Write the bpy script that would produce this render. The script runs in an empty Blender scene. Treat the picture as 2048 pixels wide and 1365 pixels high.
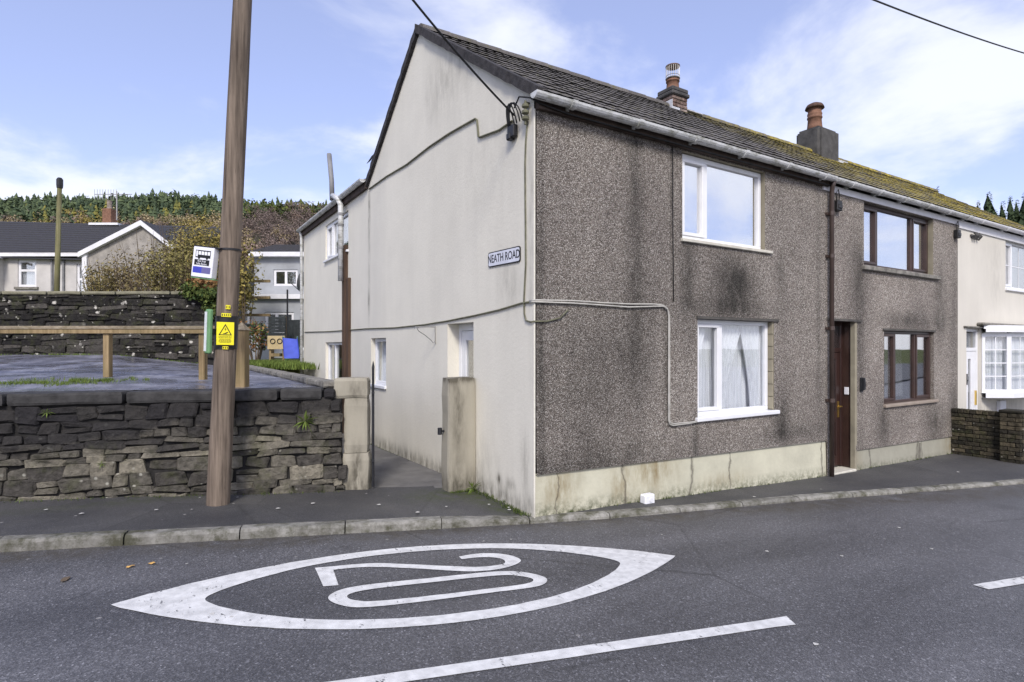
import bpy, bmesh, math, random
from math import radians as R, sin, cos, pi, sqrt
from mathutils import Vector, Matrix, noise as mnoise
from mathutils.geometry import tessellate_polygon
rnd = random.Random(7)
scene = bpy.context.scene
col = scene.collection

# ------------------------------------------------------------------ camera, sky, sun, exposure
CAM = (-3.322, -4.875, 1.74)
YAW = R(57.93)                       # heading of the optical axis from +X
cam_d = bpy.data.cameras.new("camera")
cam_d.sensor_width = 36.0
cam_d.lens = 36.0 * 1145 / 2048
cam_d.shift_y = (695 - 682.5) / 2048
cam_d.clip_start = 0.05
cam_d.clip_end = 3000
cam = bpy.data.objects.new("camera", cam_d)
cam.location = CAM
cam.rotation_euler = (R(90), 0, YAW - R(90))
col.objects.link(cam)
scene.camera = cam

SUN_AZ = R(-121)                      # from +X towards +Y
SUN_EL = R(41)
SUN_DIR = Vector((cos(SUN_AZ) * cos(SUN_EL), sin(SUN_AZ) * cos(SUN_EL), sin(SUN_EL)))
world = bpy.data.worlds.new("World")
scene.world = world
world.use_nodes = True
wn, wl = world.node_tree.nodes, world.node_tree.links
wn.clear()
w_out = wn.new("ShaderNodeOutputWorld")
w_bg = wn.new("ShaderNodeBackground")
w_bg.inputs["Strength"].default_value = 0.115
w_sky = wn.new("ShaderNodeTexSky")
w_sky.sky_type = 'NISHITA'
w_sky.sun_disc = False
w_sky.sun_elevation = SUN_EL
w_sky.sun_rotation = pi / 2 - SUN_AZ
w_sky.air_density = 1.0
w_sky.dust_density = 0.9
w_sky.ozone_density = 2.6
w_tc = wn.new("ShaderNodeTexCoord")
w_sep = wn.new("ShaderNodeSeparateXYZ")
wl.new(w_tc.outputs["Generated"], w_sep.inputs[0])


def wmath(op, a, b=None):
    n = wn.new("ShaderNodeMath")
    n.operation = op
    for i, v in enumerate((a, b)):
        if v is None:
            continue
        if isinstance(v, (int, float)):
            n.inputs[i].default_value = v
        else:
            wl.new(v, n.inputs[i])
    return n.outputs[0]


w_den = wmath('ADD', wmath('MAXIMUM', w_sep.outputs[2], 0.0), 0.22)
w_cx = wmath('DIVIDE', w_sep.outputs[0], w_den)
w_cy = wmath('DIVIDE', w_sep.outputs[1], w_den)
w_cmb = wn.new("ShaderNodeCombineXYZ")
wl.new(w_cx, w_cmb.inputs[0])
wl.new(w_cy, w_cmb.inputs[1])
w_cmb.inputs[2].default_value = 220.43


def wnoise(scale, detail, rough, dist=0.0):
    n = wn.new("ShaderNodeTexNoise")
    n.inputs["Scale"].default_value = scale
    n.inputs["Detail"].default_value = detail
    n.inputs["Roughness"].default_value = rough
    n.inputs["Distortion"].default_value = dist
    wl.new(w_cmb.outputs[0], n.inputs["Vector"])
    return n.outputs["Fac"]


w_hz = wmath('MULTIPLY', wmath('POWER', wmath('SUBTRACT', 1.0, wmath('MAXIMUM', w_sep.outputs[2], 0.0)), 6.0), 0.27)
w_n = wmath('ADD', w_hz, wmath('ADD', wmath('MULTIPLY', wnoise(1.35, 7, 0.58, 0.35), 0.72), wmath('MULTIPLY', wnoise(0.55, 3, 0.5), 0.40)))
w_r = wn.new("ShaderNodeValToRGB")
w_r.color_ramp.elements[0].position = 0.55
w_r.color_ramp.elements[1].position = 0.72
w_r.color_ramp.elements[0].color = (0, 0, 0, 1)
w_r.color_ramp.elements[1].color = (1, 1, 1, 1)
w_r.color_ramp.interpolation = 'EASE'
wl.new(w_n, w_r.inputs[0])
w_tint = wn.new("ShaderNodeMix")
w_tint.data_type = 'RGBA'
w_tint.blend_type = 'MULTIPLY'
w_tint.inputs[0].default_value = 1.0
w_tint.inputs[7].default_value = (1.18, 0.99, 1.10, 1)
wl.new(w_sky.outputs[0], w_tint.inputs[6])
w_base = wn.new("ShaderNodeMix")          # thin high veil over the whole dome
w_base.data_type = 'RGBA'
w_base.inputs[0].default_value = 0.22
w_base.inputs[7].default_value = (5.3, 5.8, 8.2, 1)
wl.new(w_tint.outputs[2], w_base.inputs[6])
w_mix = wn.new("ShaderNodeMix")
w_mix.data_type = 'RGBA'
wl.new(wmath('MULTIPLY', w_r.outputs[0], 0.80), w_mix.inputs[0])
wl.new(w_base.outputs[2], w_mix.inputs[6])
w_mix.inputs[7].default_value = (5.7, 5.85, 6.35, 1)
wl.new(w_mix.outputs[2], w_bg.inputs["Color"])
wl.new(w_bg.outputs[0], w_out.inputs["Surface"])

sun_d = bpy.data.lights.new("sun", 'SUN')
sun_d.energy = 2.0
sun_d.angle = R(14)
sun_d.color = (1.0, 0.95, 0.87)
sun = bpy.data.objects.new("sun", sun_d)
sun.rotation_euler = SUN_DIR.to_track_quat('Z', 'Y').to_euler()
sun.location = (20, -10, 20)
col.objects.link(sun)

scene.view_settings.view_transform = 'Standard'
scene.view_settings.look = 'None'
scene.view_settings.exposure = 0.72
scene.view_settings.gamma = 1.0
scene.view_settings.use_curve_mapping = False
scene.cycles.max_bounces = 6
scene.cycles.transparent_max_bounces = 8


# ------------------------------------------------------------------ material helpers
class N:
    def __init__(s, name):
        s.m = bpy.data.materials.new(name)
        s.m.use_nodes = True
        s.n, s.l = s.m.node_tree.nodes, s.m.node_tree.links
        s.b = s.n["Principled BSDF"]
        s.geo = s.n.new("ShaderNodeNewGeometry")
        s.pos = s.geo.outputs["Position"]
        s.oi = None

    def rand(s):
        if not s.oi:
            s.oi = s.n.new("ShaderNodeObjectInfo")
        return s.oi.outputs["Random"]

    def put(s, sock, v):
        if isinstance(v, bpy.types.NodeSocket):
            s.l.new(v, sock)
        elif isinstance(v, (tuple, list)):
            sock.default_value = tuple(v) + ((1,) if len(v) == 3 and sock.type == 'RGBA' else ())
        else:
            sock.default_value = v

    def math(s, op, a, b=0.0, clamp=False):
        n = s.n.new("ShaderNodeMath")
        n.operation = op
        n.use_clamp = clamp
        s.put(n.inputs[0], a)
        s.put(n.inputs[1], b)
        return n.outputs[0]

    def scaled(s, sc, vec=None, off=(0, 0, 0)):
        n = s.n.new("ShaderNodeMapping")
        s.l.new(vec or s.pos, n.inputs["Vector"])
        n.inputs["Scale"].default_value = sc
        n.inputs["Location"].default_value = off
        return n.outputs[0]

    def noise(s, scale, detail=4, rough=0.55, vec=None, dist=0.0):
        n = s.n.new("ShaderNodeTexNoise")
        s.l.new(vec or s.pos, n.inputs["Vector"])
        n.inputs["Scale"].default_value = scale
        n.inputs["Detail"].default_value = detail
        n.inputs["Roughness"].default_value = rough
        n.inputs["Distortion"].default_value = dist
        return n.outputs["Fac"]

    def vor(s, scale, feature='F1', out="Distance", vec=None):
        n = s.n.new("ShaderNodeTexVoronoi")
        n.feature = feature
        s.l.new(vec or s.pos, n.inputs["Vector"])
        n.inputs["Scale"].default_value = scale
        return n.outputs[out]

    def ramp(s, fac, stops):
        n = s.n.new("ShaderNodeValToRGB")
        e = n.color_ramp.elements
        while len(e) < len(stops):
            e.new(0.5)
        for k, (p, c) in enumerate(stops):
            e[k].position = p
            if isinstance(c, (int, float)):
                c = (c, c, c)
            e[k].color = tuple(c) + (1,)
        s.put(n.inputs[0], fac)
        return n.outputs[0]

    def mix(s, fac, a, b, mode='MIX'):
        n = s.n.new("ShaderNodeMix")
        n.data_type = 'RGBA'
        n.blend_type = mode
        s.put(n.inputs[0], fac)
        s.put(n.inputs[6], a)
        s.put(n.inputs[7], b)
        return n.outputs[2]

    def bump(s, h, strength=0.5, dist=0.01):
        n = s.n.new("ShaderNodeBump")
        n.inputs["Strength"].default_value = strength
        n.inputs["Distance"].default_value = dist
        s.put(n.inputs["Height"], h)
        s.l.new(n.outputs[0], s.b.inputs["Normal"])

    def sep(s):
        n = s.n.new("ShaderNodeSeparateXYZ")
        s.l.new(s.pos, n.inputs[0])
        return n.outputs

    def blobs(s, lst, ax=(0, 2)):
        """sum of soft elliptical stains (a, z, ra, rz, strength) in the wall's own plane"""
        xyz = s.sep()
        tot = None
        for (a, z, ra, rz, st) in lst:
            da = s.math('DIVIDE', s.math('SUBTRACT', xyz[ax[0]], a), ra)
            dz = s.math('DIVIDE', s.math('SUBTRACT', xyz[ax[1]], z), rz)
            d = s.math('ADD', s.math('MULTIPLY', da, da), s.math('MULTIPLY', dz, dz))
            g = s.math('MULTIPLY', s.math('POWER', 2.718, s.math('MULTIPLY', d, -1.0)), st)
            tot = g if tot is None else s.math('ADD', tot, g)
        return tot

    def done(s, color=None, rough=0.8, spec=0.3, metal=0.0):
        if color is not None:
            s.put(s.b.inputs["Base Color"], color)
        s.put(s.b.inputs["Roughness"], rough)
        s.put(s.b.inputs["Specular IOR Level"], spec)
        s.put(s.b.inputs["Metallic"], metal)
        return s.m


def simple(name, c, rough=0.6, var=0.15, scale=6.0, spec=0.3, metal=0.0, bump=0.0, rnd_amt=0.0, bscale=None):
    n = N(name)
    f = n.noise(scale, 5, 0.6)
    lo = tuple(x * (1 - var) for x in c)
    hi = tuple(min(1, x * (1 + var)) for x in c)
    cc = n.ramp(f, [(0.3, lo), (0.7, hi)])
    if rnd_amt:
        cc = n.mix(1.0, cc, n.ramp(n.rand(), [(0.0, 1 - rnd_amt), (1.0, 1.0)]), 'MULTIPLY')
    if bump:
        n.bump(n.noise(bscale or scale * 6, 4, 0.6), bump, 0.01)
    return n.done(cc, rough, spec, metal)


MT = {}


def m_road():
    n = N("asphalt_road")
    ag = n.vor(105, 'F1', "Color")
    sp = n.ramp(ag, [(0.0, 0.052), (0.6, 0.094), (0.84, 0.145), (0.97, 0.28)])
    big = n.noise(0.55, 5, 0.6)
    tint = n.ramp(big, [(0.3, (0.82, 0.82, 0.86)), (0.7, (1.18, 1.17, 1.2))])
    c = n.mix(1.0, sp, tint, 'MULTIPLY')
    wheel = n.noise(1.2, 4, 0.6, n.scaled((0.25, 1.6, 1)))
    c = n.mix(1.0, c, n.ramp(wheel, [(0.35, 0.86), (0.65, 1.1)]), 'MULTIPLY')
    # across-the-road coordinate: polished wheel tracks, oily middle, darker brown strip along the kerb
    xyz = n.sep()
    v = n.math('ADD', n.math('MULTIPLY', xyz[0], 0.257), n.math('MULTIPLY', xyz[1], 0.966))
    v = n.math('ADD', v, n.math('MULTIPLY', n.math('SUBTRACT', n.noise(0.8, 3), 0.5), 0.35))
    tr = None
    for v0, w_, a_ in ((-0.72, 0.26, 0.20), (-1.95, 0.28, 0.22), (-3.2, 0.3, 0.25), (-4.4, 0.3, 0.2), (-1.33, 0.22, -0.13)):
        dv = n.math('DIVIDE', n.math('SUBTRACT', v, v0), w_)
        g = n.math('MULTIPLY', n.math('POWER', 2.718, n.math('MULTIPLY', n.math('MULTIPLY', dv, dv), -1.0)), a_)
        tr = g if tr is None else n.math('ADD', tr, g)
    track = n.math('MULTIPLY', tr, n.ramp(n.noise(1.6, 5, 0.7, n.scaled((0.4, 1.4, 1))), [(0.3, 0.3), (0.7, 1.3)]))
    cmb = n.n.new("ShaderNodeCombineColor")
    for i_ in range(3):
        n.l.new(n.math('ADD', 1.0, track), cmb.inputs[i_])
    c = n.mix(1.0, c, cmb.outputs[0], 'MULTIPLY')
    kerb_band = n.math('MULTIPLY', n.ramp(n.math('ADD', v, 0.30), [(0.0, 0.0), (0.22, 0.9)]), n.ramp(n.noise(6, 6, 0.7), [(0.35, 0.1), (0.65, 1.0)]))
    c = n.mix(kerb_band, c, n.ramp(n.noise(90, 2), [(0.3, (0.028, 0.024, 0.018)), (0.7, (0.085, 0.075, 0.058))]))
    crk = n.vor(0.42, 'DISTANCE_TO_EDGE', "Distance", n.scaled((1, 1, 1), n.pos, (3.3, 1.2, 0)))
    crk = n.math('ADD', crk, n.math('MULTIPLY', n.math('SUBTRACT', n.noise(9, 5, 0.7), 0.5), 0.02))
    c = n.mix(n.math('MULTIPLY', n.ramp(n.math('ABSOLUTE', crk), [(0.0, 0.55), (0.006, 0.0)]), n.ramp(n.noise(0.5, 2), [(0.45, 0.0), (0.55, 1.0)])), c, (0.02, 0.02, 0.02))
    oil = n.vor(0.9, 'F1', "Distance")
    c = n.mix(n.math('MULTIPLY', n.ramp(n.math('ADD', oil, n.math('MULTIPLY', n.noise(5, 4), 0.2)), [(0.16, 0.45), (0.32, 0.0)]), n.ramp(n.noise(0.7, 2), [(0.48, 0.0), (0.55, 1.0)])), c, (0.022, 0.022, 0.024))
    gum = n.vor(2.6, 'F1', "Distance")
    c = n.mix(n.ramp(gum, [(0.0, 0.75), (0.035, 0.6), (0.045, 0.0)]), c, (0.3, 0.29, 0.27))
    n.bump(n.math('ADD', n.vor(105, 'F1', "Distance"), n.math('MULTIPLY', n.noise(60, 3), 0.6)), 0.55, 0.006)
    return n.done(c, n.ramp(big, [(0.3, 0.40), (0.7, 0.56)]), 0.45)


def m_pave():
    n = N("asphalt_pavement")
    sp = n.ramp(n.vor(190, 'F1', "Color"), [(0.0, 0.040), (0.7, 0.066), (0.95, 0.125)])
    big = n.noise(0.9, 6, 0.62)
    c = n.mix(1.0, sp, n.ramp(big, [(0.3, (0.75, 0.75, 0.78)), (0.7, (1.35, 1.33, 1.3))]), 'MULTIPLY')
    moss = n.math('MULTIPLY', n.math('ADD', n.blobs([(-0.35, 1.15, 0.55, 0.28, 1.0), (-0.15, 0.55, 0.16, 0.5, 0.9), (-2.9, 2.25, 2.2, 0.16, 0.5)], (0, 1)), -0.05),
                  n.ramp(n.noise(9, 5, 0.7), [(0.36, 0.0), (0.62, 1.0)]), True)
    c = n.mix(moss, c, (0.045, 0.058, 0.018))
    pt = n.vor(0.55, 'F1', "Color", n.scaled((1.0, 0.6, 1)))
    sc_ = n.n.new("ShaderNodeSeparateColor")
    n.l.new(pt, sc_.inputs[0])
    c = n.mix(1.0, c, n.ramp(sc_.outputs[0], [(0.0, 0.86), (0.5, 1.0), (1.0, 1.14)]), 'MULTIPLY')
    edge_ = n.vor(0.55, 'DISTANCE_TO_EDGE', "Distance", n.scaled((1.0, 0.6, 1)))
    c = n.mix(n.ramp(edge_, [(0.0, 0.35), (0.006, 0.0)]), c, (0.02, 0.02, 0.019))
    dust = n.ramp(n.noise(3.5, 7, 0.75), [(0.52, 0.0), (0.75, 0.4)])
    c = n.mix(dust, c, (0.12, 0.115, 0.10))
    gum = n.vor(3.4, 'F1', "Distance")
    c = n.mix(n.ramp(gum, [(0.0, 0.8), (0.04, 0.7), (0.05, 0.0)]), c, (0.33, 0.32, 0.3))
    n.bump(n.noise(120, 3, 0.7), 0.5, 0.005)
    return n.done(c, 0.62, 0.35)


def m_paint():
    n = N("road_paint_white")
    f = n.math('ADD', n.math('MULTIPLY', n.noise(5, 5, 0.7), 0.55), n.math('MULTIPLY', n.noise(46, 4, 0.7, n.scaled((1.0, 0.35, 1))), 0.55))
    worn = n.ramp(f, [(0.395, 1.0), (0.465, 0.0)])
    c = n.mix(worn, n.ramp(n.noise(14, 4), [(0.3, (0.52, 0.52, 0.50)), (0.7, (0.74, 0.74, 0.71))]), (0.07, 0.07, 0.073))
    n.bump(n.noise(130, 3), 0.35, 0.004)
    return n.done(c, 0.6, 0.35)


def m_kerb():
    n = N("kerb_concrete")
    c = n.ramp(n.noise(7, 6, 0.65), [(0.25, (0.13, 0.125, 0.105)), (0.75, (0.38, 0.37, 0.335))])
    moss = n.ramp(n.noise(4.5, 7, 0.75), [(0.44, 0.0), (0.62, 0.85)])
    c = n.mix(moss, c, (0.06, 0.06, 0.032))
    c = n.mix(1.0, c, n.ramp(n.rand(), [(0, 0.75), (1, 1.05)]), 'MULTIPLY')
    n.bump(n.noise(70, 4, 0.7), 0.5, 0.008)
    return n.done(c, 0.85, 0.25)


def m_dash(name, stains, dark=1.0, warm=1.0):
    n = N(name)
    cell = n.vor(112, 'F1', "Color")
    g = n.n.new("ShaderNodeSeparateColor")
    n.l.new(cell, g.inputs[0])
    c = n.ramp(g.outputs[0], [(0.0, (0.12, 0.106, 0.092)), (0.28, (0.245 * warm, 0.222, 0.19)), (0.58, (0.38 * warm, 0.348, 0.30)), (0.8, (0.50, 0.472, 0.415)), (0.97, (0.84, 0.80, 0.73))])
    c = n.mix(1.0, c, n.ramp(n.vor(112, 'F1', "Distance"), [(0.25, 1.0), (0.75, 0.52)]), 'MULTIPLY')
    big = n.noise(0.9, 5, 0.6, n.scaled((1, 1, 0.55)))
    c = n.mix(1.0, c, n.ramp(big, [(0.3, (0.74 * dark, 0.72 * dark, 0.72 * dark)), (0.7, (1.22 * dark, 1.2 * dark, 1.18 * dark))]), 'MULTIPLY')
    st = n.math('MULTIPLY', n.blobs(stains), n.ramp(n.noise(3.0, 6, 0.65, n.scaled((1.6, 1, 0.7))), [(0.25, 0.35), (0.7, 1.15)]), True)
    c = n.mix(st, c, n.mix(1.0, c, (0.22, 0.225, 0.22), 'MULTIPLY'))
    n.bump(n.math('SUBTRACT', 1.0, n.vor(112, 'F1', "Distance")), 0.85, 0.014)
    return n.done(c, 0.85, 0.25)


def m_cream(name, base, ax, stains, streak=0.5):
    n = N(name)
    big = n.noise(1.1, 5, 0.6)
    c = n.ramp(big, [(0.3, tuple(x * 0.90 for x in base)), (0.7, base)])
    sv = (0.2, 2.6, 0.22) if ax == 1 else (2.6, 0.2, 0.22)
    s1 = n.ramp(n.noise(1.0, 8, 0.72, n.scaled(sv), 0.4), [(0.40, 0.0), (0.80, 0.6 * streak)])
    c = n.mix(s1, c, tuple(x * y for x, y in zip(base, (0.63, 0.63, 0.64))))
    st = n.math('MULTIPLY', n.blobs(stains, (ax, 2)), n.ramp(n.noise(5, 6, 0.7, n.scaled((1.8, 1.8, 0.5))), [(0.32, 0.0), (0.68, 1.1)]), True)
    c = n.mix(st, c, (0.11, 0.10, 0.075))
    n.bump(n.math('ADD', n.noise(26, 5, 0.65), n.math('MULTIPLY', n.noise(3, 3), 0.8)), 0.30, 0.012)
    return n.done(c, 0.8, 0.25)


def m_plinth(name, base, stains):
    n = N(name)
    c = n.ramp(n.noise(2.2, 6, 0.65), [(0.3, tuple(x * 0.8 for x in base)), (0.65, base)])
    st = n.math('MULTIPLY', n.blobs(stains), n.ramp(n.noise(7, 6, 0.7, n.scaled((1.5, 1, 0.5))), [(0.3, 0.0), (0.65, 1.0)]), True)
    c = n.mix(st, c, (0.21, 0.155, 0.065))
    low = n.math('MULTIPLY', n.ramp(n.noise(11, 6, 0.75), [(0.4, 0.0), (0.62, 0.9)]), n.ramp(n.math('ADD', n.sep()[2], n.math('MULTIPLY', n.sep()[0], 0.042)), [(0.0, 1.0), (0.16, 0.0)]))
    c = n.mix(low, c, (0.06, 0.07, 0.03))
    nz = n.n.new("ShaderNodeTexNoise")
    n.l.new(n.pos, nz.inputs["Vector"])
    nz.inputs["Scale"].default_value = 6.0
    nz.inputs["Detail"].default_value = 5.0
    va = n.n.new("ShaderNodeVectorMath")
    va.operation = 'MULTIPLY_ADD'
    n.l.new(nz.outputs["Color"], va.inputs[0])
    va.inputs[1].default_value = (0.16, 0.0, 0.0)
    n.l.new(n.pos, va.inputs[2])
    cr2 = n.vor(0.55, 'DISTANCE_TO_EDGE', "Distance", n.scaled((1.0, 1, 0.06), va.outputs[0]))
    c = n.mix(n.ramp(cr2, [(0.0, 0.75), (0.006, 0.0)]), c, (0.06, 0.05, 0.04))
    n.bump(n.noise(30, 5, 0.65), 0.4, 0.01)
    return n.done(c, 0.85, 0.25)


def m_stone(name, lo, mid, hi, soot=0.0, sx=-3.2, spots=0.0):
    n = N(name)
    per = n.ramp(n.rand(), [(0.0, lo), (0.5, mid), (1.0, hi)])
    c = n.mix(1.0, per, n.ramp(n.noise(13, 6, 0.7), [(0.28, 0.45), (0.72, 1.35)]), 'MULTIPLY')
    c = n.mix(n.ramp(n.noise(5, 5, 0.7), [(0.5, 0.0), (0.72, 0.6)]), c, (0.055, 0.062, 0.022))
    lich = n.vor(9, 'F1', "Distance")
    c = n.mix(n.math('MULTIPLY', n.ramp(lich, [(0.10, 0.9), (0.19, 0.0)]), n.ramp(n.noise(2.3, 3), [(0.5, 0.0), (0.56, 1.0)])), c, (0.40, 0.39, 0.33))
    if spots:
        w = n.vor(4.3, 'F1', "Distance")
        w = n.math('ADD', w, n.math('MULTIPLY', n.math('SUBTRACT', n.noise(11, 4, 0.7), 0.5), 0.55))
        c = n.mix(n.math('MULTIPLY', n.ramp(w, [(0.13, 1.0), (0.20, 0.0)]), n.ramp(n.noise(1.7, 2), [(0.36, 0.0), (0.5, spots)])), c, (0.50, 0.48, 0.42))
    if soot:
        # black algae crust along the head of the wall, thickest at its left end
        e = n.math('ADD', n.math('MULTIPLY', n.math('ADD', n.sep()[2], -0.62), 2.6), n.math('MULTIPLY', n.math('SUBTRACT', sx, n.sep()[0]), 0.35))
        e = n.math('ADD', e, n.math('MULTIPLY', n.math('SUBTRACT', n.noise(2.0, 4, 0.6), 0.5), 1.6))
        c = n.mix(n.math('MULTIPLY', n.ramp(e, [(0.0, 0.0), (0.7, 1.0)]), soot), c, (0.024, 0.023, 0.025))
    n.bump(n.math('ADD', n.noise(40, 5, 0.7), n.math('MULTIPLY', n.vor(14, 'F1', "Distance"), 0.9)), 0.9, 0.025)
    return n.done(c, 0.88, 0.2)


def m_wood(name, lo, hi, axis=2, rough=0.8, green=0.0):
    n = N(name)
    sc = [26, 26, 26]
    sc[axis] = 1.1
    f = n.noise(1.0, 6, 0.65, n.scaled(sc))
    c = n.ramp(f, [(0.28, lo), (0.7, hi)])
    c = n.mix(n.ramp(n.noise(1.0, 3, 0.7, n.scaled([x * (3.0 if x > 2 else 1.4) for x in sc])), [(0.62, 0.0), (0.72, 0.75)]), c, tuple(x * 0.3 for x in lo))
    c = n.mix(1.0, c, n.ramp(n.noise(1.1, 4), [(0.3, 0.72), (0.7, 1.15)]), 'MULTIPLY')
    if green:
        c = n.mix(n.ramp(n.noise(2.4, 5, 0.7), [(0.45, 0.0), (0.75, green)]), c, (0.12, 0.13, 0.04))
    n.bump(f, 0.6, 0.01)
    return n.done(c, rough, 0.2)


def m_tile(name, moss, mcol, base=(0.135, 0.126, 0.117), x0=None):
    n = N(name)
    c = n.mix(1.0, base, n.ramp(n.rand(), [(0.0, 0.80), (1.0, 1.15)]), 'MULTIPLY')
    c = n.mix(1.0, c, n.ramp(n.noise(24, 5, 0.7), [(0.3, 0.65), (0.7, 1.3)]), 'MULTIPLY')
    c = n.mix(n.ramp(n.noise(17, 5, 0.7), [(0.66 - 0.1 * moss, 0.0), (0.80 - 0.1 * moss, 0.8)]), c, (0.16, 0.155, 0.13))
    c = n.mix(n.math('MULTIPLY', n.ramp(n.noise(7.5, 6, 0.75), [(0.60 - 0.22 * moss, 0.0), (0.74 - 0.22 * moss, 1.0)]),
              n.ramp(n.noise(1.3, 3), [(0.25, 0.3), (0.55, 1.0)])), c, mcol)
    if x0 is not None:
        ym = n.math('MULTIPLY', n.ramp(n.math('MULTIPLY', n.math('ADD', n.sep()[0], -x0), 0.125), [(0.0, 0.12), (0.5, 0.75), (0.8, 1.0)]),
                    n.ramp(n.math('ADD', n.math('MULTIPLY', n.noise(9, 6, 0.75), 0.6), n.math('MULTIPLY', n.noise(2.2, 3), 0.4)), [(0.43, 0.0), (0.55, 1.0)]))
        c = n.mix(ym, c, n.ramp(n.noise(21, 3), [(0.35, (0.15, 0.13, 0.03)), (0.65, (0.46, 0.37, 0.07))]))
    n.bump(n.noise(60, 5, 0.7), 0.7, 0.012)
    return n.done(c, 0.85, 0.2)


def m_glass(name, refl, tint=(0.95, 0.95, 0.95)):
    n = N(name)
    n.n.remove(n.b)
    o = n.n["Material Output"]
    tr = n.n.new("ShaderNodeBsdfTransparent")
    tr.inputs[0].default_value = (0.95, 0.965, 0.97, 1)
    gl = n.n.new("ShaderNodeBsdfGlossy")
    gl.inputs["Roughness"].default_value = 0.015
    gl.inputs["Color"].default_value = tint + (1,)
    bm = n.n.new("ShaderNodeBump")
    bm.inputs["Strength"].default_value = 0.04
    bm.inputs["Distance"].default_value = 0.02
    n.l.new(n.noise(1.3, 2), bm.inputs["Height"])
    n.l.new(bm.outputs[0], gl.inputs["Normal"])
    mx = n.n.new("ShaderNodeMixShader")
    mx.inputs[0].default_value = refl
    n.l.new(tr.outputs[0], mx.inputs[1])
    n.l.new(gl.outputs[0], mx.inputs[2])
    n.l.new(mx.outputs[0], o.inputs["Surface"])
    return n.m


def m_leaf(name, lo, hi, trans=0.25):
    n = N(name)
    r = n.geo.outputs["Random Per Island"]
    c = n.ramp(r, [(0.0, lo), (0.6, tuple((a + b) / 2 for a, b in zip(lo, hi))), (1.0, hi)])
    n.b.inputs["Subsurface Weight"].default_value = 0.0
    return n.done(c, 0.75, 0.15)


def m_grass_ground():
    n = N("grass_ground")
    c = n.ramp(n.noise(0.5, 6, 0.7), [(0.3, (0.05, 0.065, 0.02)), (0.7, (0.10, 0.11, 0.035))])
    n.bump(n.noise(14, 4), 0.6, 0.05)
    return n.done(c, 0.9, 0.1)


def m_yard():
    n = N("yard_tarmac")
    c = n.ramp(n.noise(1.5, 7, 0.75, n.scaled((1, 0.45, 1))), [(0.30, (0.06, 0.06, 0.072)), (0.5, (0.13, 0.13, 0.155)), (0.66, (0.30, 0.30, 0.335))])
    c = n.mix(1.0, c, n.ramp(n.vor(70, 'F1', "Color"), [(0, 0.7), (0.8, 1.1), (0.97, 1.9)]), 'MULTIPLY')
    moss = n.ramp(n.noise(2.1, 6, 0.72), [(0.60, 0.0), (0.72, 0.8)])
    c = n.mix(moss, c, (0.07, 0.095, 0.025))
    n.bump(n.noise(50, 4, 0.7), 0.5, 0.01)
    return n.done(c, n.ramp(n.noise(1.7, 4), [(0.42, 0.12), (0.55, 0.6)]), 0.5)


def m_slab():
    n = N("passage_concrete")
    c = n.ramp(n.noise(2.5, 6, 0.65), [(0.3, (0.095, 0.092, 0.088)), (0.7, (0.175, 0.17, 0.16))])
    c = n.mix(1.0, c, n.ramp(n.rand(), [(0, 0.82), (1, 1.1)]), 'MULTIPLY')
    n.bump(n.noise(60, 4, 0.7), 0.4, 0.006)
    return n.done(c, 0.7, 0.3)


STA = [(1.42, 3.3, 0.13, 1.1, 0.75), (1.48, 1.9, 0.25, 0.8, 0.40), (3.22, 2.62, 0.42, 0.30, 1.25), (3.15, 2.25, 0.8, 0.16, 0.9), (2.3, 2.6, 0.16, 0.75, 0.75),
       (4.28, 0.72, 0.20, 0.35, 0.8), (4.6, 0.5, 0.9, 0.13, 0.6), (0.75, 1.5, 1.0, 1.2, 0.55), (0.9, 0.45, 1.4, 0.20, 0.6), (2.0, 4.12, 2.4, 0.07, 0.7), (2.45, 0.62, 0.06, 0.35, 0.7),
       (4.25, 2.75, 0.12, 0.40, 0.5), (1.93, 1.45, 0.05, 0.8, 0.6), (2.02, 3.4, 0.025, 0.9, 0.6), (0.09, 2.2, 0.05, 2.2, 0.6), (5.2, 2.5, 0.06, 2.0, 0.45)]
STB = [(6.35, 2.95, 0.28, 0.75, 0.8), (9.3, 2.6, 0.3, 0.9, 0.75), (6.4, 1.6, 0.16, 1.0, 0.6), (8.1, 2.2, 1.1, 0.17, 0.75), (7.15, 0.42, 0.25, 0.4, 0.75), (9.1, 0.3, 0.4, 0.45, 0.85), (9.85, 0.3, 0.25, 0.6, 0.8),
       (6.3, 0.2, 0.5, 0.25, 0.5), (9.9, 2.4, 0.2, 1.8, 0.4)]
STG = [(1.5, 5.35, 0.9, 0.35, 0.28), (2.3, 5.3, 0.5, 0.5, 0.25), (0.5, 2.45, 0.25, 0.3, 0.35), (5.3, 4.25, 0.05, 0.4, 1.3), (5.32, 3.3, 0.06, 0.9, 0.5), (5.33, 2.55, 0.05, 0.2, 0.9), (3.0, 0.05, 5.0, 0.13, 0.9),
       (0.45, 0.24, 0.08, 0.06, 0.9), (0.70, 0.25, 0.05, 0.06, 0.9), (0.16, 0.55, 0.08, 0.3, 0.5), (1.0, 4.0, 0.9, 0.9, 0.12), (0.05, 3.0, 0.06, 1.4, 0.35), (1.1, 0.35, 0.5, 0.35, 0.3)]
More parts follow.
